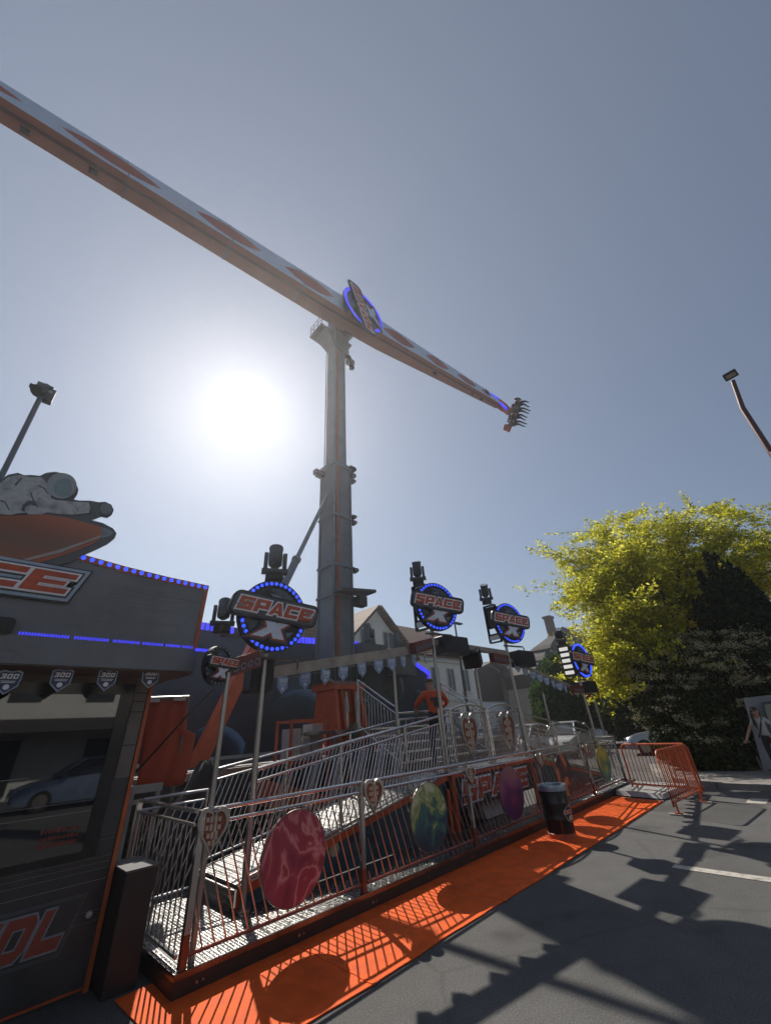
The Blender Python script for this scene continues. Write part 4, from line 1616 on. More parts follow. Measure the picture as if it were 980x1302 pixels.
# ---- railings ----------------------------------------------------------------
def railing(name, label, cat, a, b, h=1.0, lean=0.0, n=18, group=None, posts=(0, 1), second=.1, post_r=.022, bar_r=.0075, rail_r=.019, mats=None, post_drop=0.0, square=False, base=.06, mat_reflect=False):
    a, b = Vector(a), Vector(b)
    d = (b - a)
    hz = V(d.x, d.y, 0).normalized()
    t = thing(name, a, label, cat, group)
    up = V(0, 0, 1)
    mr = mats or M['chrome']
    MB().tube([a + up * h, b + up * h], rail_r, 8).build('top_rail', mr, t, True)
    if second:
        MB().tube([a + up * (h - second), b + up * (h - second)], rail_r * .8, 8).build('middle_rail', mr, t, True)
    MB().tube([a + up * base, b + up * base], rail_r * .8, 8).build('bottom_rail', M['reflect_rail'] if mat_reflect else mr, t, True)
    top = h - (second or 0)
    m = MB()
    L = d.length
    for i in range(n):
        s = (i + .5) / n
        p = a + d * s + up * base
        s2 = s + lean * (top - base) / L
        f = 1.0
        if s2 < .01:
            f = (s - .01) / (s - s2)
        elif s2 > .99:
            f = (.99 - s) / (s2 - s)
        q = p + (d * (s2 - s) + up * (top - base)) * f
        m.tube([p, q], bar_r, 6, cap=False)
        if f < .98:                       # the cut bar goes on from the opposite post
            pass
    # fill the corner left open by the slant
    if lean:
        k = abs(lean) * (top - base)
        m2 = int(k / (L / n))
        for i in range(1, m2 + 1):
            s = (1 + i * (1 / n) - .5 / n) if lean < 0 else (-i / n + .5 / n)
            s2 = s + lean * (top - base) / L
            f0 = (.99 - s) / (s2 - s) if lean < 0 else (.01 - s) / (s2 - s)
            p = a + d * s + up * base
            q = p + (d * (s2 - s) + up * (top - base))
            pp = p.lerp(q, f0)
            m.tube([pp, q], bar_r, 6, cap=False)
    m.build('bars', mr, t)
    for k in posts:
        p = a + d * k
        if square:
            MB().mat(0).box((p.x - .026, p.y - .026, p.z - post_drop + .2), (p.x + .026, p.y + .026, p.z + h + .01)).mat(1).box((p.x - .027, p.y - .027, p.z - post_drop), (p.x + .027, p.y + .027, p.z - post_drop + .2)).build('post', [mr, M['reflect_foot']], t)
        else:
            MB().cyl(p - up * post_drop, p + up * (h + .01), post_r, 10).build('post', mr, t, True)
    return t


M['reflect_foot'] = mat('post foot painted with mat reflection', (.20, .055, .025), .42, .3, .2, 8)  # orange reflection of the floor mat put into the foot's colour
M['reflect_rail'] = mat('lower rail painted with mat reflection', (.26, .07, .05), .35, .55, .2, 8)  # steel rail painted with the mat's red reflection
PX = [1.85, 3.83, 6.02, 8.39, 10.75, 12.92]
FZ, FY = .155, 4.35
desc = ['front fence section carrying the pink swirled planet disc, next to the booth', 'front fence section carrying the green and teal swirled planet disc',
        'front fence section carrying the violet planet disc', 'front fence section with the dark and orange planet disc behind the black drum', 'front fence section carrying the yellow green planet disc at the far end']
for i in range(5):
    railing('fence_section', desc[i], 'fence', (PX[i] + .03, FY, FZ), (PX[i + 1] - .03, FY, FZ), 1.0, -.38, 19, 'front fence sections', posts=(0, 1) if i in (0,) else (1,), post_drop=.0, square=True, base=.07, mat_reflect=True)
railing('fence_section', 'end fence section with upright bars closing the deck beside the booth', 'fence', (1.85, 4.42, FZ), (1.85, 6.05, FZ), 1.0, 0, 15, posts=(1,), square=True)
railing('fence_section', 'short rear fence section behind the end fence with slanted bars', 'fence', (1.9, 6.1, FZ), (2.66, 6.1, FZ), 1.0, .42, 7, posts=(1,))
railing('fence_section', 'last short fence section between the deck end and the orange barrier', 'fence', (12.97, 4.36, FZ), (13.45, 5.0, FZ), 1.0, 0, 6, posts=(1,))
railing('ramp_railing', 'front railing along the rising ramp behind the pink planet disc', 'railing', (2.8, 5.12, zr(2.8)), (6.42, 5.12, zr(6.42)), 1.0, .38, 46, 'ramp railings', posts=(0, .36, .74), second=.12)
railing('ramp_railing', 'rear railing along the rising ramp in front of the dark trailer bed', 'railing', (2.75, 6.14, zr(2.75)), (6.42, 6.14, zr(6.42)), 1.0, .38, 46, 'ramp railings', posts=(0, .3, .65, 1), second=.12)
railing('ramp_railing', 'front railing along the descending ramp beyond the heart panels', 'railing', (9.6, 5.12, zr(9.6)), (13.38, 5.12, zr(13.38)), 1.0, -.38, 46, 'ramp railings', posts=(0, .4, .75, 1), second=.12)
railing('ramp_railing', 'rear railing along the descending ramp in front of the pale cars', 'railing', (9.6, 6.14, zr(9.6)), (13.38, 6.14, zr(13.38)), 1.0, -.38, 46, 'ramp railings', posts=(0, .35, .7, 1), second=.12)
railing('stair_railing', 'sloping stair railing beside the orange pedestal', 'railing', (6.44, 6.22, 1.09), (6.44, 7.4, 1.76), 1.0, 0, 12, 'stair railings', second=.12)
railing('stair_railing', 'sloping stair railing on the far side of the man in the orange shirt', 'railing', (9.56, 6.22, 1.09), (9.56, 7.4, 1.76), 1.0, 0, 12, 'stair railings', second=.12)
# lattice railing of the landing with hearts
lr = thing('lattice_railing', (8.1, 5.16, .98), 'fine silver lattice railing on the landing with two big heart panels', 'railing')
m = MB()
Y_ = 5.16
for i in range(-14, 46):
    for sgn in (-1, 1):
        xa = 6.86 + i * .075
        xb = xa + sgn * .36
        p, q = V(xa, Y_, 1.06), V(xb, Y_, 1.92)
        lo, hi = 6.84, 9.46
        ts = [0, 1]
        dx = xb - xa
        t0 = max(0, min((lo - xa) / dx, (hi - xa) / dx))
        t1 = min(1, max((lo - xa) / dx, (hi - xa) / dx))
        if t1 - t0 > .05:
            m.tube([p.lerp(q, t0), p.lerp(q, t1)], .0055, 4, cap=False)
m.build('lattice', M['steel'], lr)
m = MB()
for xa, xb in ((6.84, 8.12), (8.18, 9.46)):
    for x in (xa, xb):
        m.tube([V(x, Y_, .985), V(x, Y_, 1.96)], .02, 8)
    m.tube([V(xa + (xb - xa) * i / 12, Y_, 1.96 + .09 * math.sin(math.pi * i / 12)) for i in range(13)], .02, 8)
    m.tube([V(xa, Y_, 1.05), V(xb, Y_, 1.05)], .016, 8)
    m.tube([V(xa, Y_, 1.9), V(xb, Y_, 1.9)], .014, 8)
m.build('frame', M['chrome'], lr, True)
railing('fence_section', 'plain slanted bar railing between the ramp and the first heart panel', 'railing', (6.46, 5.13, .97), (6.8, 5.13, .97), 1.0, .38, 5, second=.1)


# ---- heart signs -------------------------------------------------------------
def heart(w, h, n=30):
    pts = []
    for i in range(n):
        t = 2 * math.pi * i / n
        x = 16 * math.sin(t) ** 3
        y = 13 * math.cos(t) - 5 * math.cos(2 * t) - 2 * math.cos(3 * t) - math.cos(4 * t)
        pts.append((x / 32 * w, (y + 2.5) / 29 * h))
    return pts


M['heartred'] = mat('gingerbread heart print', (.26, .07, .03), .5, 0, .45, 30)
M['cream'] = mat('cream icing', (.55, .46, .34), .55, 0, .2, 20)


def heart_sign(x, y, zz, w, h, label, group, yaw=0.0, mats='silver'):
    t = thing('heart_sign', (x, y, zz), label, 'heart sign', group)
    fr = front(x, y, zz, yaw)
    MB().prism([heart(w, h), heart(w * .8, h * .8)[::-1]], fr, -.02, .025).build('border', M['steel'], t)
    MB().prism([heart(w * .8, h * .8)], fr, -.02, .008).build('face', M['heartred'], t)
    m = MB()
    for k, (yy, ww) in enumerate(((.24, .5), (.08, .56), (-.08, .44), (-.23, .28))):
        c = int(ww / .115)
        for j in range(c):
            xx = (j - (c - 1) / 2) * .125
            hh = .045 + .02 * ((j * 7 + k * 3) % 3)
            m.box(((xx - .045) * w, (yy - hh) * h, .009), ((xx + .045) * w, (yy + hh) * h, .016), fr)
    m.build('icing', M['cream'], t)
    if w > .4:
        for (a, c) in heart(w * .9, h * .9, 24):
            add_bulb(t, fr(V(a, c, .025)), fr(V(0, 0, 1)) - fr(V(0, 0, 0)), .016, M['lens'])
    return t


hl = ['heart sign on the corner post next to the booth', 'heart sign on the post between the pink and the green planet discs', 'heart sign on the post between the green and the violet planet discs',
      'heart sign on the post beside the black drum', 'heart sign on the post between the drum and the yellow green disc']
for i in range(5):
    heart_sign(PX[i] + (.12 if i < 2 else .0), FY - .055, 1.0, .27 if i < 2 else .2, .36 if i < 2 else .24, 'small brown ' + hl[i], 'hearts on the front fence posts', yaw=.5 if i == 0 else .25)
heart_sign(7.33, 5.11, 1.47, .58, .86, 'large heart panel hanging on the lattice railing nearest the man', 'large hearts on the landing railing')
heart_sign(8.82, 5.11, 1.47, .58, .86, 'large heart panel hanging on the lattice railing farther from the man', 'large hearts on the landing railing')


# ---- planet discs ------------------------------------------------------------
def swirl(sc, dist, axis_mix=.5):
    def f(t, c):
        n = t.nodes.new('ShaderNodeTexNoise')
        n.inputs['Scale'].default_value = sc
        n.inputs['Detail'].default_value = 3
        n.inputs['Distortion'].default_value = dist
        t.links.new(c.outputs['Object'], n.inputs['Vector'])
        s = t.nodes.new('ShaderNodeSeparateXYZ')
        t.links.new(c.outputs['Object'], s.inputs[0])
        a = t.nodes.new('ShaderNodeMath')
        a.operation = 'MULTIPLY_ADD'
        a.inputs[1].default_value = axis_mix
        t.links.new(s.outputs[2], a.inputs[0])
        t.links.new(n.outputs['Fac'], a.inputs[2])
        return a.outputs[0]
    return f


PL = [
    ('pink and plum swirled planet disc hanging on the fence near the booth', (2.85, .655), .37, [(.2, (0.115, 0.015, 0.038)), (.38, (0.230, 0.026, 0.058)), (.46, (0.358, 0.051, 0.083)), (.5, (0.589, 0.256, 0.256)), (.53, (0.346, 0.045, 0.077)), (.6, (0.307, 0.038, 0.070)), (.66, (0.512, 0.179, 0.192)), (.7, (0.333, 0.051, 0.083)), (.85, (0.461, 0.154, 0.166))], (1.15, 2.2, .3)),
    ('green over dark teal swirled planet disc hanging on the fence', (4.95, .655), .37, [(.15, (0.010, 0.023, 0.051)), (.38, (0.015, 0.058, 0.090)), (.47, (0.038, 0.154, 0.154)), (.53, (0.064, 0.154, 0.077)), (.58, (0.384, 0.461, 0.154)), (.63, (0.154, 0.256, 0.077)), (.72, (0.538, 0.576, 0.333)), (.9, (0.640, 0.640, 0.461))], (1.9, 2.2, .75)),
    ('violet planet disc fading to dark blue hanging on the fence', (7.14, .645), .37, [(.1, (0.015, 0.008, 0.051)), (.4, (0.064, 0.019, 0.115)), (.55, (0.218, 0.045, 0.141)), (.7, (0.320, 0.115, 0.141)), (.9, (0.256, 0.166, 0.166))], (2.0, .8, .85)),
    ('dark planet disc with an orange patch hanging behind the black drum', (9.3, .68), .36, [(.2, (0.015, 0.015, 0.026)), (.5, (0.038, 0.026, 0.032)), (.58, (0.448, 0.166, 0.064)), (.68, (0.384, 0.154, 0.077)), (.78, (0.064, 0.038, 0.038))], (2.2, 1.0, .25)),
    ('yellow green planet disc with a blue lower edge at the far end of the fence', (11.6, .68), .36, [(.15, (0.026, 0.115, 0.154)), (.4, (0.051, 0.205, 0.166)), (.5, (0.256, 0.333, 0.077)), (.62, (0.538, 0.461, 0.090)), (.8, (0.384, 0.384, 0.102))], (1.8, 1.0, .7)),
]
for k, (lab, (x, zz), r, stops, (sc, di, ax)) in enumerate(PL):
    m_ = ramp_mat('planet swirl print %d' % k, stops, swirl(sc, di, ax), .42)
    root = thing('planet_disc', (x, FY - .06, zz), lab, 'disc', 'planet discs on the front fence')
    fr = place((x, FY - .06, zz), (1, 0, 0), (0, 0, 1), (0, -1, 0))
    d = MB().disc(fr, r, -.012, .008, 56)
    d.build('face', m_, root)
    MB().ring(fr, r, r + .008, -.014, .006, 56).build('edge', M['darksteel'], root)
    m = MB()
    for dz in (-.12, .16):
        m.box((x - .05, FY - .048, zz + dz - .012), (x + .05, FY - .012, zz + dz + .012))
    m.build('bracket', M['darksteel'], root)

# ================================================================== sign poles, beams, lamps
def moving_head(name, loc, label, group, yaw=0.0, tilt=0.0, s=1.0, hang=False):
    """moving spotlight: base, yoke, head with lens"""
    t = thing(name, loc, label, 'spotlight', group)
    o = V(*loc)
    k = -1 if hang else 1
    cy, sy = math.cos(yaw), math.sin(yaw)
    fr = lambda p: o + V(p.x * cy - p.y * sy, p.x * sy + p.y * cy, p.z * k) * s
    MB().box((-.15, -.13, 0), (.15, .13, .11), fr).box((-.12, -.1, .11), (.12, .1, .135), fr).build('base', M['black'], t)
    y = MB()
    for sx in (-1, 1):
        y.box((sx * .165 - .035, -.085, .16), (sx * .165 + .035, .085, .5), fr)
    y.box((-.225, -.08, .135), (.225, .08, .20), fr)
    y.build('yoke', M['midgrey'], t)
    c = V(0, 0, .41)
    d = V(0, math.sin(tilt), math.cos(tilt))
    h = MB()
    f2 = lambda p: fr(p)
    rings = [(-.17, .07), (-.12, .118), (.05, .125), (.16, .12), (.22, .132), (.25, .125)]
    pr = []
    n = 18
    ax1, ax2 = V(1, 0, 0), d.cross(V(1, 0, 0))
    vs, fs = [], []
    for (a, r) in rings:
        for i in range(n):
            an = 2 * math.pi * i / n
            vs.append(f2(c + d * a + (ax1 * math.cos(an) + ax2 * math.sin(an)) * r))
    for i in range(len(rings) - 1):
        for j in range(n):
            fs.append((i * n + j, i * n + (j + 1) % n, (i + 1) * n + (j + 1) % n, (i + 1) * n + j))
    fs.append(tuple(range(n)))
    h.add(vs, fs)
    h.build('lamp_head', M['midgrey'], t, True)
    ln = MB()
    vs = [f2(c + d * .243 + (ax1 * math.cos(2 * math.pi * i / n) + ax2 * math.sin(2 * math.pi * i / n)) * .118) for i in range(n)]
    ln.add(vs, [tuple(range(n))])
    ln.build('lens', M['lens'], t)
    return t


PY = 5.15
M['lamp_on'] = glow('white lamp bar', (1.0, .97, .92), .55)
poles = [('A', 2.74, 2.72, 2.76, 3.2, .50, R(5)), ('B', 6.5, 3.42, 6.56, 3.92, .51, R(17)), ('C', 9.48, 3.45, 9.62, 3.95, .52, R(15)), ('D', 13.72, 2.78, 13.9, 3.28, .52, R(8))]
SL = {'A': 'round sign on the nearest steel pole by the booth, seen almost square on', 'B': 'round sign with blue ring on the tall pole in front of the man in orange',
      'C': 'round sign with blue ring on the tall pole past the heart panels', 'D': 'round sign with blue ring on the last pole beside the golden tree'}
for key, x, ztop, sx, sz, sr, yaw in poles:
    zb = .155 if key in 'A' else (zr(x) if key != 'B' else .98)
    zb = {'A': .157, 'B': .99, 'C': .99, 'D': .157}[key]
    py = {'A': 5.05, 'B': 5.1, 'C': 5.1, 'D': 5.1}[key]
    t = thing('sign_pole', (x, py, zb), SL[key], 'sign', 'round signs on poles')
    MB().cyl((x, py, zb), (x, py, ztop + .1), .036, 12).cyl((x, py, zb + .9), (x, py, zb + 1.0), .043, 12).cyl((x, py, zb), (x, py, zb + .02), .09, 12).build('pole', M['steel'], t, True)
    sy = 4.93
    logo(t, front(sx, sy, sz, yaw, R(-4)), sr, plate_s=.99, ring_tube=key in 'D')
    b = MB()
    b.box((sx - .22, sy + .12, sz - .4), (sx + .22, sy + .2, sz + .4))
    b.bar((x, py, ztop - .05), (sx, sy + .16, sz - .3), .05).bar((x, py, ztop + .05), (x, py, sz), .05)
    b.bar((sx - .3, sy + .14, sz - sr - .06), (sx + .34, sy + .02, sz - sr - .06), .03)
    b.tube([V(sx - .25, sy + .1, sz - sr - .06), V(sx + .3, sy - .05, sz - sr - .07), V(sx + .42, sy - .02, sz - sr - .1), V(sx + .42, sy, sz - sr - .2)], .016, 6)
    if key == 'A':
        b.bar((x, py, 2.94), (2.2, 5.3, 2.94), .05, .04)
    b.build('bracket', M['darksteel'], t)
    # lamp panel turned sideways behind the round board
    if key != 'A':
        lx = x - .14
        zc = sz + .02
        fr = place((lx, 5.22 if key == 'B' else 5.28, zc), (0, -1, 0), (0, 0, 1), (-1, 0, 0))
        f = MB().prism([rrect(.36, .98, .03), rrect(.3, .92, .02)[::-1]], fr, -.05, .03)
        if key == 'D':
            f.box((-.15, -.45, -.06), (.15, .45, -.035), fr)
        else:
            f.box((-.15, -.12, -.055), (.15, .45, -.035), fr).box((-.15, -.3, -.04), (.15, -.26, .0), fr)
        lp = f.build('lamp_panel', M['black'], t)
        for k in range(5 if key == 'D' else 1):
            zz = -.36 + k * .18
            MB().box((-.14, zz - .05, -.033), (.14, zz + .05, .02), fr).build('lamp_bar', M['lamp_on'] if key == 'D' else M['lamp_white'], lp)
moving_head('spotlight', (2.76, 5.02, 3.74), 'upright moving spotlight on top of the nearest round sign', 'moving spotlights', yaw=-.45, tilt=R(8), s=.84)
moving_head('spotlight', (6.42, 5.25, 4.46), 'moving spotlight perched above the second round sign', 'moving spotlights', yaw=-.9, tilt=R(-15), s=.8)
moving_head('spotlight', (9.3, 5.3, 4.5), 'moving spotlight perched above the third round sign', 'moving spotlights', yaw=-1.0, tilt=R(-30), s=.8)
moving_head('spotlight', (13.58, 5.28, 3.8), 'moving spotlight beside the last round sign in front of the slate roof', 'moving spotlights', yaw=-1.1, tilt=R(-40), s=.8)
moving_head('spotlight', (2.2, 5.3, 2.98), 'moving spotlight standing between booth roof and nearest round sign', 'moving spotlights', yaw=-.4, tilt=R(25), s=.7)
for nm, (px, py) in {'moving spotlight on the backdrop box in front of the gabled house': (470, 820), 'moving spotlight on the backdrop edge in front of the red roof': (507, 832)}.items():
    p = ony(px, py, 12.6)
    moving_head('spotlight', (p.x, p.y, p.z), nm, 'moving spotlights', yaw=.3, tilt=R(25), s=1.35)
    # each stands on a box fixed to the backdrop
    MB().box((p.x - .75, 12.3, p.z - .9), (p.x + .75, 12.85, p.z - .01)).build('lamp_box', M['midgrey'], bd)


# ---- beams between the poles -------------------------------------------------
def beam(label, a, b, w=.11):
    t = thing('beam', a, label, 'beam', 'beams between the sign poles')
    a, b = Vector(a), Vector(b)
    MB().bar(a, b, w * .7, w).build('timber', M['wood'], t)
    MB().tube([a + V(0, -.05, -w * .7), a.lerp(b, .5) + V(0, -.05, -w * .75), b + V(0, -.05, -w * .7)], .008, 5).build('hanging_wire', M['darksteel'], t)
    return t


B1 = (V(2.84, 5.16, 2.47), V(6.46, 5.16, 3.12))
B2 = (V(6.54, 5.16, 3.22), V(9.44, 5.16, 3.22))
B3 = (V(9.52, 5.16, 3.08), V(13.68, 5.16, 2.4))
beam('pale timber beam with shields rising from the nearest sign pole to the second pole', *B1, .15)
beam('level beam joining the second and third sign poles', *B2)
beam('beam with small shields sloping down from third to last sign pole', *B3, .07)


def shield(loc, w, h, yaw, label, group, dark=False, roll=0.0):
    t = thing('shield_pennant', loc, label, 'shield sign', group)
    fr = front(*loc, yaw, roll)
    out = [(-w / 2, h * .42), (-w * .3, h * .5), (0, h * .44), (w * .3, h * .5), (w / 2, h * .42), (w * .46, -h * .15), (0, -h * .5), (-w * .46, -h * .15)]
    inn = [(a * .88, b * .88) for a, b in out]
    MB().mat(0).prism([out], fr, -.008, .004).mat(1).prism([inn], fr, .004, .006).build('plate', [M['shieldedge'], M['shielddark'] if dark else M['shieldblue']], t)
    m = MB()
    word(m, '300', fr, h * .2, w * .2, w * .05, .007, .010, .15, cy=h * .24)
    m.box((-w * .3, h * .03, .007), (w * .3, h * .055, .009), fr).box((-w * .27, -h * .03, .007), (w * .27, -h * .005, .009), fr)
    m.build('lettering', M['white'], t)
    MB().disc(fr, w * .13, .007, .010, 16, cy=-h * .2).build('emblem', M['white'], t)
    return t


M['shieldblue'] = leaf_mat('translucent blue shield', [(.22, .40, .64), (.36, .56, .80)], .55)
M['shielddark'] = mat('navy shield print', (.03, .05, .11), .4, 0, .25, 10)
M['shieldedge'] = mat('shield edge', (.35, .45, .55), .4)
for k, t_ in enumerate((.06, .16, .26, .355, .465, .57, .66, .745, .83, .92)):
    p = B1[0].lerp(B1[1], t_) + V(0, -.08, -.19)
    shield(p, .17, .23, random.uniform(-.7, .9), 'pale blue shield pennant hanging under the beam from nearest to second pole', 'shields under the first beam', roll=random.uniform(-.12, .12))
for k in range(10):
    t_ = .08 + k * .09
    p = B3[0].lerp(B3[1], t_) + V(0, -.06, -.14 - .05 * math.sin(math.pi * t_))
    shield(p, .2, .22, random.uniform(-.3, .9), 'small blue shield pennant hanging under the beam down to the last pole', 'shields under the last beam', roll=random.uniform(-.2, .2))


# ---- speakers and red light bars --------------------------------------------
def speaker(loc, label, w=.62, h=.34, d=.36, yaw=0.0, roll=0.0):
    t = thing('speaker_box', loc, label, 'speaker', 'speaker boxes on the sign poles')
    fr = front(*loc, yaw, roll)
    MB().prism([rrect(w, h, .03)], fr, -d / 2, d / 2).build('cabinet', M['black'], t)
    MB().prism([rrect(w * .9, h * .84, .03)], fr, d / 2, d / 2 + .012).build('grille', mat('speaker grille', (.03, .032, .034), .6, .4, .3, 60), t)
    return t


speaker((7.1, 5.1, 3.17), 'wide black speaker box under the second round sign', yaw=.1, w=.75, h=.36)
speaker((10.15, 5.1, 3.1), 'wide black speaker box under the third round sign', yaw=.1, w=.75, h=.38)
speaker((14.2, 5.1, 2.5), 'black speaker box under the last round sign', yaw=.1, w=.6)
speaker((2.78, 5.25, 2.45), 'tall black speaker box under the nearest round sign', w=.3, h=.42, yaw=.2)
speaker((8.0, 5.2, 3.0), 'tilted black speaker box on the thin post between the tall poles', w=.42, h=.36, yaw=-.4, roll=R(20))
for lab, a, b in (('dark red light bar sloping beside the nearest round sign', V(2.62, 5.0, 2.62), V(2.05, 4.95, 2.42)), ('dark red light bar on the beam left of the second round sign', V(6.35, 5.05, 3.16), V(5.72, 4.98, 3.0)),
                  ('dark red light bar on the level beam before the third round sign', V(9.3, 5.05, 3.02), V(8.5, 5.0, 3.02)), ('dark red light bar beneath the last round sign pole', V(13.5, 5.05, 2.42), V(12.7, 5.0, 2.4))):
    t = thing('light_bar', a, lab, 'light bar', 'red light bars on the beams')
    MB().bar(a, b, .12, .2).build('housing', mat('dark red housing', (.16, .03, .02), .45, 0, .2, 10), t)
    n = (b - a).normalized()
    for k in range(6):
        p = a.lerp(b, (k + .5) / 6) + V(0, -.064, -.03)
        o = MB().ring(place(p, n, (0, 0, 1), (0, -1, 0)), .026, .042, 0, .012, 14)
        o.build('lamp_ring', M['greyprint'], t)
# thin posts of the second row
for lab, x, y, zt, zb in (('thin steel post standing between nearest and second sign poles', 5.9, 5.68, 2.94, .80), ('thin steel post standing between second and third sign poles', 8.1, 5.22, 2.98, .99),
                          ('thin steel post standing between third and last sign poles', 12.0, 5.6, 2.36, .52)):
    t = thing('steel_post', (x, y, zb), lab, 'post', 'thin steel posts')
    MB().cyl((x, y, zb), (x, y, zt), .028, 10).cyl((x, y, zb + .8), (x, y, zb + .9), .036, 10).cyl((x, y, zb), (x, y, zb + .015), .07, 10).build('tube', M['steel'], t, True)
    MB().cyl((x, y, zt), (x, y, zt + .03), .034, 10).build('cap', M['darksteel'], t)
# small sign pole on the fence corner
t = thing('sign_pole', (1.98, 4.42, .157), 'thin pole at the fence corner with a small narrow looking round sign', 'sign')
MB().cyl((1.98, 4.42, .157), (1.98, 4.42, 2.35), .026, 10).build('pole', M['steel'], t, True)
logo(t, front(1.86, 4.42, 2.42, R(-24)), .2, bulbs=22, led=M['lens'], plate_s=.86, fd=.5)
MB().bar((1.98, 4.42, 2.3), (1.88, 4.5, 2.38), .03).build('bracket', M['steel'], t)

# ================================================================== ticket booth
bo = thing('ticket_booth', (-.4, 6, 0), 'dark ticket booth with an orange edge, big window and lit overhanging sign board', 'booth')
BY, BX = 5.1, 1.45
MB().box((-2.6, BY, .0), (BX - .02, 7.2, 2.36)).build('wall', M['boothblack'], bo)
MB().box((BX - .035, BY - .022, .0), (BX, BY + .03, 2.36)).build('corner_trim', M['orangetrim'], bo)
MB().box((-2.6, BY - .016, .02), (BX - .04, BY - .003, .036)).build('base_trim', M['orangedull'], bo)
m = MB()
for zz, t_ in ((.70, .005), (.775, .003), (.82, .003), (.86, .003), (.50, .002), (.43, .002), (1.02, .003), (.985, .003)):
    x0 = -2.5 if zz < .9 else 1.29
    m.box((x0, BY - .012, zz), (BX - .05, BY - .002, zz + t_))
m.build('pinstripe', mat('pinstripe print', (.2, .19, .18), .5), bo)
# strip of wall beside the window, a reflection painted in brown grey with dark lines
m = MB().box((1.285, BY - .01, 1.45), (BX - .045, BY - .002, 2.3))
sp = m.build('mirror_strip', mat('painted brown grey reflection', (.15, .13, .12), .5, 0, .2, 4), bo)
for zz in (1.72, 2.02, 2.12, 2.2):
    MB().box((1.285, BY - .014, zz), (BX - .045, BY - .0105, zz + .008)).build('mirrored_line', M['black'], sp)
# window
wx0, wx1, wz0, wz1 = -1.3, 1.27, .88, 2.29
m = MB()
t_ = .10
m.box((wx0, BY - .03, wz0), (wx1, BY - .004, wz0 + .05)).box((wx0, BY - .03, wz1 - t_), (wx1, BY - .004, wz1))
m.box((wx0, BY - .03, wz0 + .05), (wx0 + t_, BY - .004, wz1 - t_)).box((wx1 - t_ * 1.1, BY - .03, wz0 + .05), (wx1, BY - .004, wz1 - t_))
m.box((.02, BY - .028, wz0 + .05), (.06, BY - .004, wz1 - t_))
w_ = m.build('window', M['blackgloss'], bo)
M['boothglass'] = mat('dark booth glass', (.012, .014, .017), .02, 0, .1, 2, spec=.5, rvar=0)
M['boothglass'].node_tree.nodes['Principled BSDF'].inputs['IOR'].default_value = 1.95
MB().box((wx0 + t_, BY - .014, wz0 + .05), (wx1 - t_, BY - .006, wz1 - t_)).build('pane', M['boothglass'], w_)
# things pasted and standing behind the lower pane: red printed sheet, shelf line
m = MB()
for k in range(3):
    x = .82
    while x < 1.08:
        w2 = random.uniform(.012, .03)
        h2 = random.choice((.03, .03, .022))
        m.box((x, BY - .017, 1.0 + k * .05), (x + w2, BY - .0145, 1.0 + k * .05 + h2))
        x += w2 + random.uniform(.004, .009)
m.build('red_sticker', mat('dull red sticker print', (.16, .03, .02), .5), w_)
m = MB().box((.3, BY - .017, 1.22), (1.15, BY - .0145, 1.225)).box((.35, BY - .017, 1.30), (1.15, BY - .0145, 1.303)).box((.1, BY - .017, 1.52), (.62, BY - .0145, 1.525))
m.build('shelf_edge', M['greyprint'], w_)
# overhanging sign board
FYB = 4.6
m = MB().box((-2.6, FYB + .02, 2.362), (BX + .2, BY + .6, 2.39))
m.build('soffit', mat('soffit boards', (.16, .13, .115), .6, 0, .2, 3), bo)
MB().box((-2.6, BY - .015, 2.29), (BX - .02, BY - .003, 2.36)).build('wall_head', mat('soffit boards', (1, 1, 1)), bo)
MB().box((-2.6, FYB - .02, 2.37), (1.652, FYB + .02, 2.60)).build('valance', M['fascia'], bo)
top = [(1.68, 3.33), (1.2, 3.345), (.8, 3.37), (.4, 3.41), (0, 3.44), (-1, 3.5), (-2.6, 3.52)]
ffr = place((0, FYB, 0), (1, 0, 0), (0, 0, 1), (0, -1, 0))
MB().prism([[(-2.6, 2.605), (1.62, 2.605), (1.64, 3.29)] + [(x - .03, z - .04) for x, z in top[1:]]], ffr, -.06, 0).build('fascia', M['fascia'], bo)
MB().box((-2.6, FYB + .1, 2.4), (1.6, 6.5, 3.2)).build('roof_box', M['black'], bo)
m = MB()
m.prism([[(1.62, 2.58), (1.66, 2.58), (1.68, 3.33), (1.64, 3.31)]], ffr, -.08, .012)
o_ = [(x, z) for x, z in top] + [(x - .03, z - .062) for x, z in top[::-1]]
m.prism([o_], ffr, -.08, .010)
m.build('board_trim', M['orangetrim'], bo)
MB().prism([[(1.655, 2.36), (1.70, 2.36), (1.70, 3.31), (1.685, 3.31)]], ffr, -.6, -.082).build('board_return', M['fascia'], bo)
for i in range(17):
    t = i / 16
    x = .42 + (1.64 - .42) * (1 - (1 - t) ** 1.0)
    zz = np.interp(x, [q[0] for q in top[::-1]], [q[1] for q in top[::-1]]) - .03
    add_bulb(bo, (x, FYB - .014, zz), (0, -1, 0), .019, M['ledblue'])
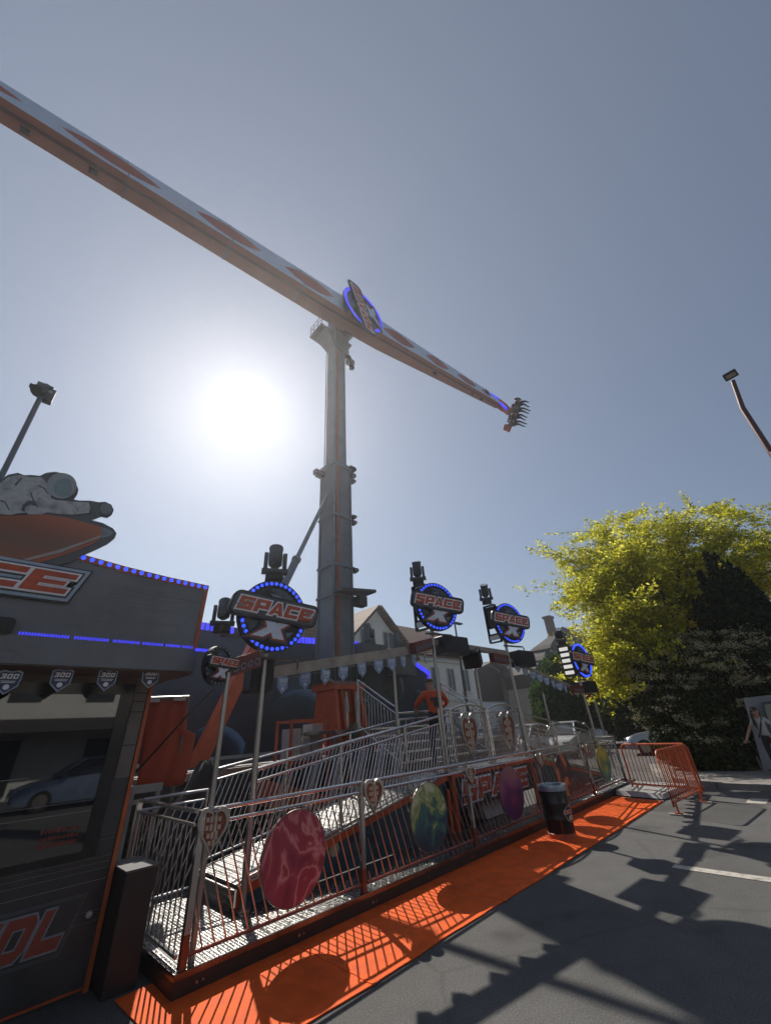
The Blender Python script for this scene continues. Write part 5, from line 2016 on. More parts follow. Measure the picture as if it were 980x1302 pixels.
# blue strips along the lower edge
for s0, s1 in ((-1.6, -1.32), (-1.27, -1.0), (-.95, -.68), (-.62, -.36), (-.3, .08), (.16, .52), (.55, .83), (.86, 1.1), (1.12, 1.32), (1.34, 1.49), (1.505, 1.625)):
    m = MB()
    n = max(4, int((s1 - s0) / .021))
    for i in range(n):
        x = s0 + (s1 - s0) * (i + .5) / n
        m.prism([[(x - .007, 2.598), (x + .006, 2.598), (x + .009, 2.628), (x - .004, 2.628)]], ffr, .0, .006)
    m.build('light_strip', M['ledviolet'], bo)
m = MB().box((1.64, FYB - .06, 2.575), (1.80, FYB - .03, 2.6))
m.build('light_strip', M['ledviolet'], bo)
for k in range(14):
    zz = 2.68 + k * .036 + random.uniform(-.008, .008)
    x0 = .5 + random.uniform(0, .5)
    MB().box((x0, FYB - .003, zz), (min(1.6, x0 + random.uniform(.25, .8)), FYB - .0005, zz + .005)).build('fascia_streak', mat('fascia streak print', (.16, .165, .18), .5), bo)
m = MB()
m.prism([[(-.6, 2.47), (.18, 2.47), (.26, 2.40), (.265, 2.405), (.185, 2.477), (-.6, 2.477)]], place((0, FYB - .022, 0), (1, 0, 0), (0, 0, 1), (0, -1, 0)), 0, .003)
m.build('valance_outline', mat('fascia streak print', (1, 1, 1)), bo)
# name on the board
a, b = ony(40, 725, FYB), ony(99.6, 733.5, FYB)
c, d = ony(76.7, 757, FYB), ony(21, 750, FYB)
hh = ((a.z - d.z) + (b.z - c.z)) / 2
ww = ((b.x - a.x) + (c.x - d.x)) / 2
shr = (((a.x + b.x) - (c.x + d.x)) / 2) / hh
zc = (a.z + b.z + c.z + d.z) / 4
gap = .03
x_left = d.x - 4 * (ww + gap)
nf = lambda p: ffr(V(p.x, p.y + zc, p.z))
m = MB().mat(0)
word(m, 'SPACE', nf, hh, ww, gap, .012, .03, shr, .075, .002, cx=x_left)
m.mat(1)
word(m, 'SPACE', nf, hh, ww, gap, .034, .042, shr, .06, .002, cx=x_left)
m.mat(0)
word(m, 'SPACE', nf, hh, ww, gap, .045, .048, shr, .032, .001, cx=x_left)
np_ = m.build('name_plate', [M['boothblack'], M['greyblueprint'] if 'greyblueprint' in M else M['shieldedge']], bo)
m = MB()
word(m, 'SPACE', nf, hh, ww, gap, .05, .055, shr, .017, .001, cx=x_left)
m.build('lettering_outline', M['white'], np_)
m = MB()
word(m, 'SPACE', nf, hh, ww, gap, .057, .06, shr, 0, cx=x_left)
m.build('lettering', M['orangeletter'], np_)
MB().prism([[(x, y) for x, y in rrect(.36, .14, .04)]], lambda p: ffr(V(p.x - .06, p.y + 2.66, p.z)), .012, .04).build('small_plate', M['black'], bo)
# operator's name low on the wall; only its last letters are in view
lf = place((0, BY, .455), (1, 0, 0), (0, 0, 1), (0, -1, 0))
args = dict(cx=.335)
m = MB().mat(0)
word(m, 'INDL', lf, .25, .2, .03, .004, .008, .3, .055, .001, **args)
m.mat(1)
word(m, 'INDL', lf, .25, .2, .03, .010, .012, .3, .03, .001, **args)
pl = m.build('wall_lettering', [M['midgrey'], M['boothblack']], bo)
m = MB()
word(m, 'INDL', lf, .25, .2, .03, .014, .016, .3, .014, .001, **args)
m.build('lettering_outline', M['greyprint'], pl)
m = MB()
word(m, 'INDL', lf, .25, .2, .03, .018, .02, .3, 0, **args)
m.build('lettering', mat('brick red lettering', (.24, .05, .03), .5, 0, .2, 12), pl)
MB().lathe([(0, .03), (.02, .026), (.026, .012), (.026, 0)], V(1.335, BY, .48), 16, axis=(0, -1, 0)).build('door_knob', mat('pale knob', (.4, .37, .33), .4), bo, True)

# ---- astronaut and rocket cut-out above the board ----------------------------
K = 6.125


def cut(pts, y=4.57):
    res = []
    for (a_, b_) in pts:
        p = ony(a_ / K, 580 + b_ / K, y) if a_ > -120 else None
        if p is None:                     # beyond the edge of the photo the board simply runs on
            q = ony(-20, 580 + b_ / K, y)
            p = V(q.x + (a_ + 120) / K * .0046, y, q.z)
        res.append((p.x, p.z))
    return res


cfr = place((0, 4.57, 0), (1, 0, 0), (0, 0, 1), (0, -1, 0))
OUTL = [(-700, 760), (-760, 560), (-640, 330), (-420, 210), (-200, 240), (0, 190), (60, 145), (140, 128), (190, 148), (240, 145), (310, 152), (360, 128), (430, 121), (520, 140), (585, 195), (612, 260), (602, 300), (575, 337), (620, 345), (700, 345), (770, 358), (820, 354),
        (868, 378), (886, 420), (872, 455), (840, 476), (790, 466), (740, 486), (702, 495), (800, 520), (880, 562), (908, 600), (893, 640), (840, 682), (760, 722), (655, 768), (560, 822), (470, 846), (320, 842), (180, 818), (0, 790), (-300, 760)]
cu = MB().prism([cut(OUTL)], cfr, -.03, 0).build('cutout_board', mat('cutout edge print', (.09, .105, .11), .5, 0, .25, 5), bo)
HULL = [(-640, 700), (-640, 480), (-200, 470), (80, 466), (200, 461), (360, 455), (520, 480), (680, 522), (788, 552), (796, 628), (700, 690), (560, 748), (420, 798), (310, 830), (180, 806), (0, 782), (-300, 740)]


def rocket(t, c):
    s = t.nodes.new('ShaderNodeSeparateXYZ')
    t.links.new(c.outputs['Generated'], s.inputs[0])
    n = t.nodes.new('ShaderNodeTexNoise')
    n.inputs['Scale'].default_value = 5
    n.inputs['Detail'].default_value = 5
    t.links.new(c.outputs['Object'], n.inputs['Vector'])
    a_ = t.nodes.new('ShaderNodeMath')
    a_.operation = 'MULTIPLY_ADD'
    a_.inputs[1].default_value = .18
    t.links.new(n.outputs['Fac'], a_.inputs[0])
    t.links.new(s.outputs[2], a_.inputs[2])
    return a_.outputs[0]


MB().prism([cut(HULL)], cfr, .001, .006).build('rocket_hull', ramp_mat('rocket print', [(.1, (.30, .11, .06)), (.45, (.20, .11, .075)), (.7, (.26, .10, .06)), (1.0, (.42, .12, .06))], rocket, .5), cu)
MB().prism([cut([(790, 556), (850, 572), (880, 596), (858, 622), (798, 640)])], cfr, .001, .008).build('rocket_nose', mat('grey blue print', (.20, .27, .31), .5, 0, .15, 8), cu)
MB().prism([cut([(175, 806), (450, 735), (785, 618), (790, 630), (470, 752), (225, 812)])], cfr, .007, .009).build('hull_stripe', mat('pale stripe print', (.42, .36, .33), .5, 0, .15, 8), cu)
MB().prism([cut([(250, 818), (480, 760), (790, 640), (720, 685), (560, 748), (420, 797), (312, 828)])], cfr, .007, .0085).build('hull_stripe', mat('bright orange print', (.45, .11, .05), .5, 0, .15, 8), cu)
SUIT = [(-560, 420), (-480, 300), (-300, 260), (0, 214), (62, 166), (150, 150), (230, 166), (320, 166), (352, 200), (382, 250), (397, 330), (432, 345), (560, 356), (700, 366), (700, 445), (560, 458), (440, 452), (370, 440), (330, 452), (300, 440), (240, 440), (130, 450), (80, 462), (0, 455), (-300, 452)]


def suit(t, c):
    n = t.nodes.new('ShaderNodeTexNoise')
    n.inputs['Scale'].default_value = 7
    n.inputs['Detail'].default_value = 4
    n.inputs['Distortion'].default_value = .8
    t.links.new(c.outputs['Object'], n.inputs['Vector'])
    return n.outputs['Fac']


M['suit'] = ramp_mat('suit print', [(.3, (.22, .23, .24)), (.45, (.42, .435, .44)), (.55, (.5, .515, .52)), (.63, (.33, .34, .35)), (.72, (.48, .36, .3))], suit, .5)
MB().prism([cut(SUIT)], cfr, .007, .012).build('astronaut_suit', M['suit'], cu)


def ell(cx_, cy_, rx, ry, n=28, rot=0.0):
    return [(cx_ + rx * math.cos(2 * math.pi * i / n) * math.cos(rot) - ry * math.sin(2 * math.pi * i / n) * math.sin(rot), cy_ + rx * math.cos(2 * math.pi * i / n) * math.sin(rot) + ry * math.sin(2 * math.pi * i / n) * math.cos(rot)) for i in range(n)]


MB().prism([cut(ell(478, 235, 118, 100))], cfr, .012, .016).build('helmet', mat('helmet print', (.34, .38, .39), .45, 0, .15, 6), cu)
MB().prism([cut(ell(500, 252, 85, 72))], cfr, .016, .019).build('visor', mat('visor print', (.18, .27, .28), .3, 0, .2, 6), cu)
MB().prism([cut([(540, 190), (572, 225), (575, 270), (545, 310), (560, 270), (558, 225)])], cfr, .019, .021).build('visor_glint', mat('pale stripe print', (1, 1, 1)), cu)
MB().prism([cut(ell(825, 415, 48, 46))], cfr, .012, .016).build('glove', mat('glove print', (.17, .20, .21), .5, 0, .3, 10), cu)
MB().prism([cut([(690, 362), (712, 362), (722, 405), (712, 448), (690, 446), (700, 405)])], cfr, .012, .0155).build('cuff', mat('cuff print', (.08, .09, .10), .5), cu)
MB().prism([cut([(165, 425), (175, 385), (215, 352), (262, 355), (285, 380), (275, 392), (235, 380), (195, 405), (190, 440)])], cfr, .012, .0155).build('cuff', mat('cuff print', (1, 1, 1)), cu)
m = MB()
for k in range(5):
    m.prism([cut([(205 + k * 22, 432), (222 + k * 22, 424), (240 + k * 24, 448), (228 + k * 24, 462), (214 + k * 22, 456)])], cfr, .0125 + k * .0004, .016 + k * .0004)
m.build('glove', mat('pale glove print', (.42, .45, .46), .5, 0, .1, 10), cu)
m = MB()
for pts in ([(110, 225), (165, 170), (172, 176), (125, 235)], [(240, 280), (260, 340), (300, 400), (292, 405), (250, 345), (232, 285)], [(300, 230), (345, 250), (380, 300), (374, 304), (338, 258), (298, 238)], [(0, 345), (40, 355), (75, 420), (66, 424), (34, 364), (0, 354)]):
    m.prism([cut(pts)], cfr, .012, .014)
m.build('suit_fold', mat('cuff print', (1, 1, 1)), cu)

# shields under the board
for (px, py) in ((12, 862), (79, 860), (137, 860), (192, 858)):
    p = ony(px, py, 4.72)
    shield((p.x, p.y, p.z - .035), .16, .19, 0.0, 'navy shield pennant hanging under the booth sign board', 'shields under the booth board', dark=True)

# black cabinet between booth and deck
t = thing('power_cabinet', (1.57, 5.0, 0), 'black metal cabinet with a pale top standing between booth and silver fence', 'cabinet')
MB().box((1.475, 4.8, 0), (1.715, 5.3, .752)).build('body', M['black'], t)
MB().box((1.468, 4.79, .752), (1.722, 5.31, .768)).build('lid', mat('grey lid', (.10, .10, .105), .8, 0, .2, 6), t)

# orange tarpaulin hung beside the booth
t = thing('orange_tarpaulin', (2.1, 6.6, 1.2), 'orange tarpaulin hanging in folds beside the booth, crossed by a cable', 'tarpaulin')
L_ = [(190, 892), (187, 910), (184, 930), (181, 950), (178, 970), (175, 990), (172, 1004)]
R_ = [(237, 890), (237, 908), (236, 928), (248, 934), (243, 962), (237, 982), (231, 998)]
m = MB()
NX = 16
grid = []
for j in range(len(L_)):
    a_, b_ = ony(*L_[j], 6.6), ony(*R_[j], 6.6)
    for i in range(NX + 1):
        s = i / NX
        p = a_.lerp(b_, s)
        p.y += .035 * math.sin(s * 9 + j * .5) * (.3 + j / 7) + .02 * math.sin(s * 17 + j)
        grid.append(p)
fs = [(j * (NX + 1) + i, j * (NX + 1) + i + 1, (j + 1) * (NX + 1) + i + 1, (j + 1) * (NX + 1) + i) for j in range(len(L_) - 1) for i in range(NX)]
m.add(grid, fs)
ob = m.build('cloth', M['tarp'], t, True)
so = ob.modifiers.new('thickness', 'SOLIDIFY')
so.thickness = .012
a_, b_ = ony(186, 889, 6.62), ony(240, 887, 6.62)
MB().tube([a_, b_], .03, 8).tube([a_, V(a_.x, a_.y, .0)], .025, 8).tube([b_, V(b_.x, b_.y, 0)], .025, 8).build('frame', M['darksteel'], t)
for (p0, p1) in (((190, 891), (203, 890)), ((221, 889), (236, 888))):
    a_, b_ = ony(*p0, 6.55), ony(*p1, 6.55)
    MB().box((a_.x, 6.54, a_.z - .02), (b_.x, 6.57, a_.z + .025)).build('white_clip', M['frame_white'], t)
# low white rack below it
t = thing('white_rack', (2.1, 6.3, 0), 'low pale rack behind the end fence below the orange tarpaulin', 'rack')
m = MB()
a_, b_ = ony(166, 1004, 6.35), ony(206, 996, 6.35)
m.box((a_.x, 6.3, a_.z - .05), (b_.x, 6.4, a_.z + .03))
m.box((a_.x, 6.3, a_.z - .16), (b_.x, 6.4, a_.z - .12))
for x in (a_.x + .03, b_.x - .03):
    m.bar((x, 6.35, 0), (x, 6.35, a_.z), .04)
m.build('frame', mat('dull white rail', (1, 1, 1)), t)
# loose cable from the tarpaulin to the nearest pole
t = MB().tube([ony(173, 982, 6.45), ony(205, 947, 6.2), ony(240, 908, 5.9), ony(272, 876, 5.4)], .012, 6).build('cable', M['rubber'])
tag(t, 'slack dark cable running up across the orange tarpaulin', 'cable')
# dark cover heap
t = thing('covered_heap', (2.95, 7.3, 0), 'black covered heap behind the ramp railing near the strut foot', 'cover')
c_ = ony(258, 995, 7.3)
m = MB()
n = 20
vs = [V(c_.x, c_.y, c_.z + .3)]
for k in range(1, 6):
    for i in range(n):
        a_ = 2 * math.pi * i / n
        r = .1 * k * (1 + .12 * math.sin(3 * a_ + k))
        vs.append(V(c_.x + r * math.cos(a_), c_.y + r * math.sin(a_), (c_.z + .3) * (1 - (k / 5) ** 2.2) + .03 * math.sin(5 * a_)))
fs = [(0, 1 + i, 1 + (i + 1) % n) for i in range(n)]
for k in range(4):
    for i in range(n):
        fs.append((1 + k * n + i, 1 + (k + 1) * n + i, 1 + (k + 1) * n + (i + 1) % n, 1 + k * n + (i + 1) % n))
m.add(vs, fs).build('cover', M['trousers'], t, True)
# tall pole with flood lamp over the booth
pb = ony(2, 605, 5.7)
pt = ony(53, 502, 5.7)
t = thing('lamp_mast', (pb.x, pb.y, 2.4), 'thin grey mast with a cluster lamp rising above the booth', 'lamp')
MB().tube([V(pb.x, pb.y, 3.2), pb, pt], .03, 10).build('pole', M['mast'], t, True)
h_ = MB().cyl(pt + V(-.06, -.04, .0), pt + V(.02, .02, .13), .085, 12).box((pt.x + .03, pt.y - .05, pt.z - .08), (pt.x + .12, pt.y + .05, pt.z + .12))
h_.box((pt.x - .09, pt.y - .05, pt.z + .12), (pt.x + .08, pt.y + .05, pt.z + .16)).box((pt.x - .15, pt.y - .025, pt.z + .06), (pt.x - .09, pt.y + .025, pt.z + .1))
h_.build('lamp_housing', M['mastdark'], t)
MB().disc(place(pt + V(.07, -.052, .06), (1, 0, 0), (0, 0, 1), (0, -1, 0)), .025, 0, .01, 16).build('lens', M['lens'], t)

# ================================================================== street objects
# ---- drum
dp = onz(716, 1068, .012)
dd = math.hypot(dp.x, dp.y)
dp = V(dp.x * (1 + .2 / dd), dp.y * (1 + .2 / dd), .012)
zt = at(712, 998, dd + .1).z
rd = .225
t = thing('litter_drum', dp, 'black round litter drum with a silver rim and orange foot ring on the orange mat', 'litter bin')
H_ = zt - .012
MB().lathe([(0, .05), (rd * .93, .05), (rd * .94, .1), (rd * .985, H_ * .33), (rd * 1.0, H_ * .35), (rd * .985, H_ * .37), (rd * .99, H_ * .62), (rd * 1.005, H_ * .64), (rd * .99, H_ * .66), (rd, H_ - .07), (rd * .97, H_ - .065), (rd * .93, .12), (0, .12)], dp, 36).build('drum', M['blackgloss'], t, True)
MB().lathe([(rd * .97, 0), (rd * .985, .0), (rd * .985, .06), (rd * .95, .065)], dp, 36).build('foot_ring', mat('orange foot ring', (.42, .10, .04), .5, 0, .3, 8), t, True)
MB().lathe([(rd * .95, H_ - .085), (rd * 1.03, H_ - .08), (rd * 1.045, H_ - .03), (rd * 1.03, H_), (rd * .93, H_), (rd * .9, H_ - .04), (rd * .93, H_ - .085)], dp, 36).build('rim', mat('blue grey rim', (.30, .36, .44), .3, .6, .15, 6), t, True)
# emblem wrapped round the side of the drum
m = MB().mat(0)
az0 = math.atan2(-dp.y, -dp.x) + .95


def wrap(u, v, e):
    a_ = az0 + u / rd
    return dp + V((rd * 1.01 + e) * math.cos(a_), (rd * 1.01 + e) * math.sin(a_), v)


def patch(u0, u1, v0, v1, e, mi, skew=0):
    m.mat(mi)
    n = 6
    vs = []
    for i in range(n + 1):
        u = u0 + (u1 - u0) * i / n
        vs += [wrap(u, v0, e), wrap(u + skew, v1, e)]
    m.add(vs, [(2 * i, 2 * i + 2, 2 * i + 3, 2 * i + 1) for i in range(n)])


zc = H_ * .45
for i in range(20):
    a0_, a1_ = 2 * math.pi * i / 20, 2 * math.pi * (i + 1) / 20
    m.mat(0).add([wrap(.10 * math.cos(a0_), zc + .11 * math.sin(a0_), .002), wrap(.10 * math.cos(a1_), zc + .11 * math.sin(a1_), .002), wrap(.085 * math.cos(a1_), zc + .095 * math.sin(a1_), .002), wrap(.085 * math.cos(a0_), zc + .095 * math.sin(a0_), .002)], [(0, 1, 2, 3)])
patch(-.12, .12, zc - .0, zc + .055, .004, 1, .01)
patch(-.105, -.06, zc + .01, zc + .045, .006, 2, .01)
patch(-.045, .0, zc + .01, zc + .045, .006, 2, .01)
patch(.015, .06, zc + .01, zc + .045, .006, 2, .01)
patch(.07, .105, zc + .01, zc + .045, .006, 2, .01)
patch(-.05, .04, zc - .08, zc - .02, .004, 1, .03)
m.build('emblem', [mat('faded pink print', (.36, .2, .18), .5), mat('faded white print', (.45, .38, .36), .5), M['redprint']], t)


# ---- crowd barriers
def barrier(label, a, b, h=1.02, n=17):
    t = thing('crowd_barrier', a, label, 'barrier', 'orange crowd barriers')
    a, b = Vector(a), Vector(b)
    d = (b - a).normalized()
    r, zb_ = .12, .14
    up = V(0, 0, 1)
    pts = [a + up * zb_]
    pts.append(a + up * (h - r))
    for i in range(1, 6):
        an = R(90 * i / 6)
        pts.append(a + d * (r - r * math.cos(an)) + up * (h - r + r * math.sin(an)))
    pts.append(a + d * r + up * h)
    pts.append(b - d * r + up * h)
    for i in range(1, 6):
        an = R(90 * i / 6)
        pts.append(b - d * (r - r * math.sin(an)) + up * (h - r + r * math.cos(an)))
    pts += [b + up * (h - r), b + up * zb_]
    f = MB().tube(pts, .021, 8).tube([a + up * .2, b + up * .2], .019, 8)
    f.build('frame', M['barrier'], t, True)
    m = MB()
    L = (b - a).length
    for i in range(n):
        p = a + d * (L * (i + 1) / (n + 1))
        m.tube([p + up * .2, p + up * h], .0085, 6, cap=False)
    m.build('bars', M['barrier'], t)
    for p in (a + d * .12, b - d * .12):
        s = d.cross(up)
        k = MB().mat(0).tube([p + up * .2, p + up * .03], .018, 8)
        k.mat(0).bar(p - s * .06 + up * .03, p + s * .06 + up * .03, .04, .02)
        k.mat(1).prism([rrect(.34, .12, .05)], place(p + up * .012, s, d, up), -.01, .008)
        k.build('foot', [M['barrier'], mat('pale rubber foot', (.22, .20, .18), .85, 0, .2, 6)], t)
    return t


M['barrier'] = mat('orange barrier paint', (.50, .095, .03), .5, .1, .2, 9, bump=.1)
barrier('orange crowd barrier standing in the street, the nearest one beside the mat end', (9.95, 2.66, 0), (11.62, 2.5, 0))
barrier('orange crowd barrier closing off the end plate between fence and street', (12.2, 4.0, 0), (11.85, 2.5, 0), n=16)


# ---- cars
def car(label, loc, yaw, col, s=1.0, group='parked cars'):
    t = thing('parked_car', loc, label, 'car', group)
    o = Vector(loc)
    c_, s_ = math.cos(yaw), math.sin(yaw)
    fr = lambda p: o + V(p.x * c_ - p.y * s_, p.x * s_ + p.y * c_, p.z) * s
    L = 4.2

    def loft(prof, ws, name, m_, smooth=True):
        # prof: list of (x, zlow, zhigh, halfwidth low, halfwidth high)
        vs, fs = [], []
        for x, zl, zh, wl, wh in prof:
            k = [(-wl, zl), (-wl * 1.0, (zl + zh) / 2), (-wh, zh), (0, zh + .02), (wh, zh), (wl * 1.0, (zl + zh) / 2), (wl, zl), (0, zl)]
            vs += [fr(V(x, y, z_)) for y, z_ in k]
        n = 8
        for i in range(len(prof) - 1):
            for j in range(n):
                fs.append((i * n + j, i * n + (j + 1) % n, (i + 1) * n + (j + 1) % n, (i + 1) * n + j))
        fs += [tuple(range(n)), tuple((len(prof) - 1) * n + j for j in range(n))]
        return MB().add(vs, fs).build(name, m_, t, smooth)
    loft([(-2.1, .35, .62, .72, .66), (-2.05, .28, .85, .82, .74), (-1.6, .22, .95, .86, .8), (0, .22, .95, .88, .83), (.9, .22, .92, .88, .82), (1.6, .22, .82, .86, .76), (2.0, .26, .68, .8, .66), (2.12, .34, .55, .7, .6)], None, 'body', col)
    loft([(-1.95, .94, .96, .72, .7), (-1.5, .94, 1.36, .74, .58), (-.6, .94, 1.46, .76, .58), (.2, .94, 1.42, .76, .57), (1.0, .92, .96, .74, .7)], None, 'cabin_glass', M['window'])
    m = MB()
    m.add([fr(V(x, y, z_)) for x, y, z_ in [(-1.45, -.57, 1.37), (-.6, -.59, 1.475), (.22, -.58, 1.435), (.22, .58, 1.435), (-.6, .59, 1.475), (-1.45, .57, 1.37)]] +
          [fr(V(x, y, z_)) for x, y, z_ in [(-1.45, -.57, 1.41), (-.6, -.55, 1.52), (.22, -.55, 1.475), (.22, .55, 1.475), (-.6, .55, 1.52), (-1.45, .57, 1.41)]],
          [(6, 7, 8, 9, 10, 11), (0, 1, 7, 6), (1, 2, 8, 7), (2, 3, 9, 8), (3, 4, 10, 9), (4, 5, 11, 10), (5, 0, 6, 11)])
    for sy in (-1, 1):
        m.bar(fr(V(.25, sy * .585, 1.43)), fr(V(1.0, sy * .72, .95)), .06, .05)
        m.bar(fr(V(-.5, sy * .6, 1.46)), fr(V(-.5, sy * .755, .95)), .06, .04)
        m.bar(fr(V(-1.5, sy * .6, 1.37)), fr(V(-1.9, sy * .72, .96)), .1, .06)
    m.build('roof', col, t)
    for x in (-1.3, 1.3):
        for sy in (-1, 1):
            w_ = MB().cyl(fr(V(x, sy * .68, .31)), fr(V(x, sy * .885, .31)), .31 * s, 20).build('wheel', M['rubber'], t, True)
            MB().cyl(fr(V(x, sy * .88, .31)), fr(V(x, sy * .9, .31)), .2 * s, 14).build('rim', M['steel'], w_)
    for sy in (-1, 1):
        MB().prism([rrect(.3, .14, .05)], lambda p, sy=sy: fr(V(2.03 + p.z, sy * .55 + p.x, .62 + p.y)), -.06, .06).build('headlight', M['lens'], t)
        MB().prism([rrect(.2, .2, .05)], lambda p, sy=sy: fr(V(-2.03 + p.z, sy * .62 + p.x, .74 + p.y)), -.05, .04).build('tail_light', M['redprint'], t)
        MB().box((.75, sy * .93 - .07, .93), (.9, sy * .93 + .07, 1.05), fr).build('mirror', col, t)
    return t


M['silver'] = mat('silver car paint', (.42, .43, .45), .28, .6, .05, 2, coat=.6)
M['bluepaint'] = mat('blue grey car paint', (.16, .22, .33), .25, .4, .05, 2, coat=.6)
M['whitepaint'] = mat('white car paint', (.62, .63, .64), .25, 0, .05, 2, coat=.6)
p = at(776, 940, 32); p.z = 0
car('silver car parked under the trees between fence end and shrub', p, R(105), M['silver'])
p = at(866, 950, 24); p.z = 0
car('silver car half hidden behind the flowering shrub', p, R(100), M['silver'])
p = at(722, 944, 25); p.z = 0
car('white car parked behind the ramp railing end', p, R(186), M['whitepaint'])
p = at(612, 938, 21); p.z = 0
car('blue grey car seen through the lattice railing with the hearts', p, R(180), M['bluepaint'])
p = at(668, 940, 24); p.z = 0
car('white car seen through the descending ramp railing', p, R(180), M['whitepaint'])
p = at(555, 945, 19); p.z = 0
car('silver car behind the stairs seen through the slanted bars', p, R(182), M['silver'])

car('silver car parked across the street, mirrored in the booth window', V(-1.2, -9.5, 0), R(180), M['silver'])
car('blue grey car parked across the street, mirrored in the booth window', V(4.2, -10.2, 0), R(182), M['bluepaint'])

# ---- low wall at the far side of the street
t = thing('garden_wall', (30, 16, 0), 'low pale garden wall in front of the houses across the square', 'wall')
MB().box((16, 18.0, 0), (58, 18.3, .9)).build('body', M['render_tan'], t)
MB().box((15.9, 17.94, .9), (58.1, 18.36, 1.0)).build('coping', M['kerb'], t)
# ---- no stopping sign
c_ = at(752, 877, 18.2)
t = thing('traffic_sign', (c_.x, c_.y, 0), 'round blue traffic sign with a red rim and red cross on a thin grey post', 'road sign')
MB().cyl((c_.x, c_.y, 0), (c_.x, c_.y, c_.z + .3), .032, 10).build('post', M['steel'], t, True)
fr = front(c_.x - .04, c_.y - .03, c_.z, R(50))
pl = MB().disc(fr, .31, -.006, .004, 36).build('plate', mat('sign blue', (.02, .05, .22), .4), t)
MB().ring(fr, .26, .31, .004, .007, 36).build('rim', mat('sign red', (.38, .02, .02), .4), pl)
m = MB()
for k, a_ in enumerate((45, -45)):
    m.box((-.27, -.025, .0045 + k * .001), (.27, .025, .0055 + k * .001), lambda p, a_=a_: fr(V(p.x * math.cos(R(a_)) - p.y * math.sin(R(a_)), p.x * math.sin(R(a_)) + p.y * math.cos(R(a_)), p.z)))
m.build('cross_bar', mat('sign red', (1, 1, 1)), pl)
c2 = at(768, 934, 19.0)
t = thing('steel_post', (c2.x, c2.y, 0), 'bare grey street post just behind the round traffic sign', 'post')
MB().cyl((c2.x, c2.y, 0), (c2.x, c2.y, 2.3), .032, 10).build('tube', M['steel'], t, True)
MB().cyl((c2.x, c2.y, 2.3), (c2.x, c2.y, 2.33), .038, 10).build('cap', M['rubber'], t)
# ---- street lamps
c_ = at(591, 880, 20)
tp = at(578, 793, 20)
t = thing('street_lamp', (c_.x, c_.y, 0), 'slim dark street lamp in front of the cream house', 'street lamp')
MB().tube([V(c_.x, c_.y, 0), V(c_.x, c_.y, 3), V(tp.x, tp.y, tp.z)], [.08, .06, .04], 10).build('pole', M['mastdark'], t, True)
MB().box((tp.x - .05, tp.y - .1, tp.z), (tp.x + .55, tp.y + .1, tp.z + .07)).build('lamp_head', M['mastdark'], t)
d_ = 14.3
b0, b1, b2 = at(980, 575, d_), at(944, 519, d_), at(931.5, 484, d_)
t = thing('street_lamp', (b0.x, b0.y, .118), 'bent reddish brown lamp post with a square flood lamp against the open sky', 'street lamp')
M['rustpole'] = mat('red brown painted pole', (.09, .035, .03), .5, .2, .25, 6)
MB().tube([V(b0.x, b0.y, .118), V(b0.x, b0.y, 3), V(b0.x, b0.y, b0.z), b1, b1.lerp(b2, .1), b2], [.085, .08, .075, .07, .066, .058], 12).build('pole', M['rustpole'], t, True)
u_ = (b2 - b1).normalized()
hx = V(-u_.y * 0 + .25, -1, 0).normalized()
r_ = ray(928, 477)
rt = r_.cross(V(0, 0, 1)).normalized()
fn = (-r_ + V(0, 0, -.55)).normalized()
fu = rt.cross(fn) * -1
if fu.z < 0:
    fu = -fu
hc = at(928.5, 477, d_ - .02)
fr = place(hc, rt, fu, rt.cross(fu))
MB().prism([rrect(.34, .23, .02)], fr, -.06, .03).build('lamp_head', M['black'], t)
MB().prism([rrect(.25, .13, .01)], fr, .03, .036).build('lamp_glass', mat('amber grey lamp glass', (.33, .30, .22), .25, 0, .3, 20), t)
# ---- grey board beside the pavement
t = thing('display_board', (16.1, 1.0, .16), 'pale grey display board with a framed notice behind the woman', 'board')
tl, tr2, bl = at(945, 888, 16.0), at(1010, 880, 16.4), at(972, 985, 16.0)
br_ = at(1040, 985, 16.4)
n_ = V(-1, -.1, 0)
m = MB().hexa([bl, br_, br_ - n_ * .06, bl - n_ * .06], [tl, tr2, tr2 - n_ * .06, tl - n_ * .06])
m.build('panel', mat('pale grey board', (.27, .27, .28), .6, 0, .15, 3), t)
q = [at(968, 893, 15.97), at(1004, 889, 16.2), at(1010, 935, 16.2), at(980, 938, 15.97)]
m = MB().add([p + n_ * .01 for p in q], [(0, 1, 2, 3)])
m.add([(q[0].lerp(q[2], .08)) + n_ * .015, q[1].lerp(q[3], .08) + n_ * .015, q[2].lerp(q[0], .08) + n_ * .015, q[3].lerp(q[1], .08) + n_ * .015], [(0, 1, 2, 3)])
m.m[-1] = 1
m.build('notice', [M['midgrey'], mat('notice paper', (.30, .30, .24), .7, 0, .2, 30)], t)
for p in (bl, br_):
    MB().bar(V(p.x, p.y, .1) - n_ * .12, V(p.x, p.y, p.z + .4) - n_ * .12, .05).build('leg', M['darksteel'], t)

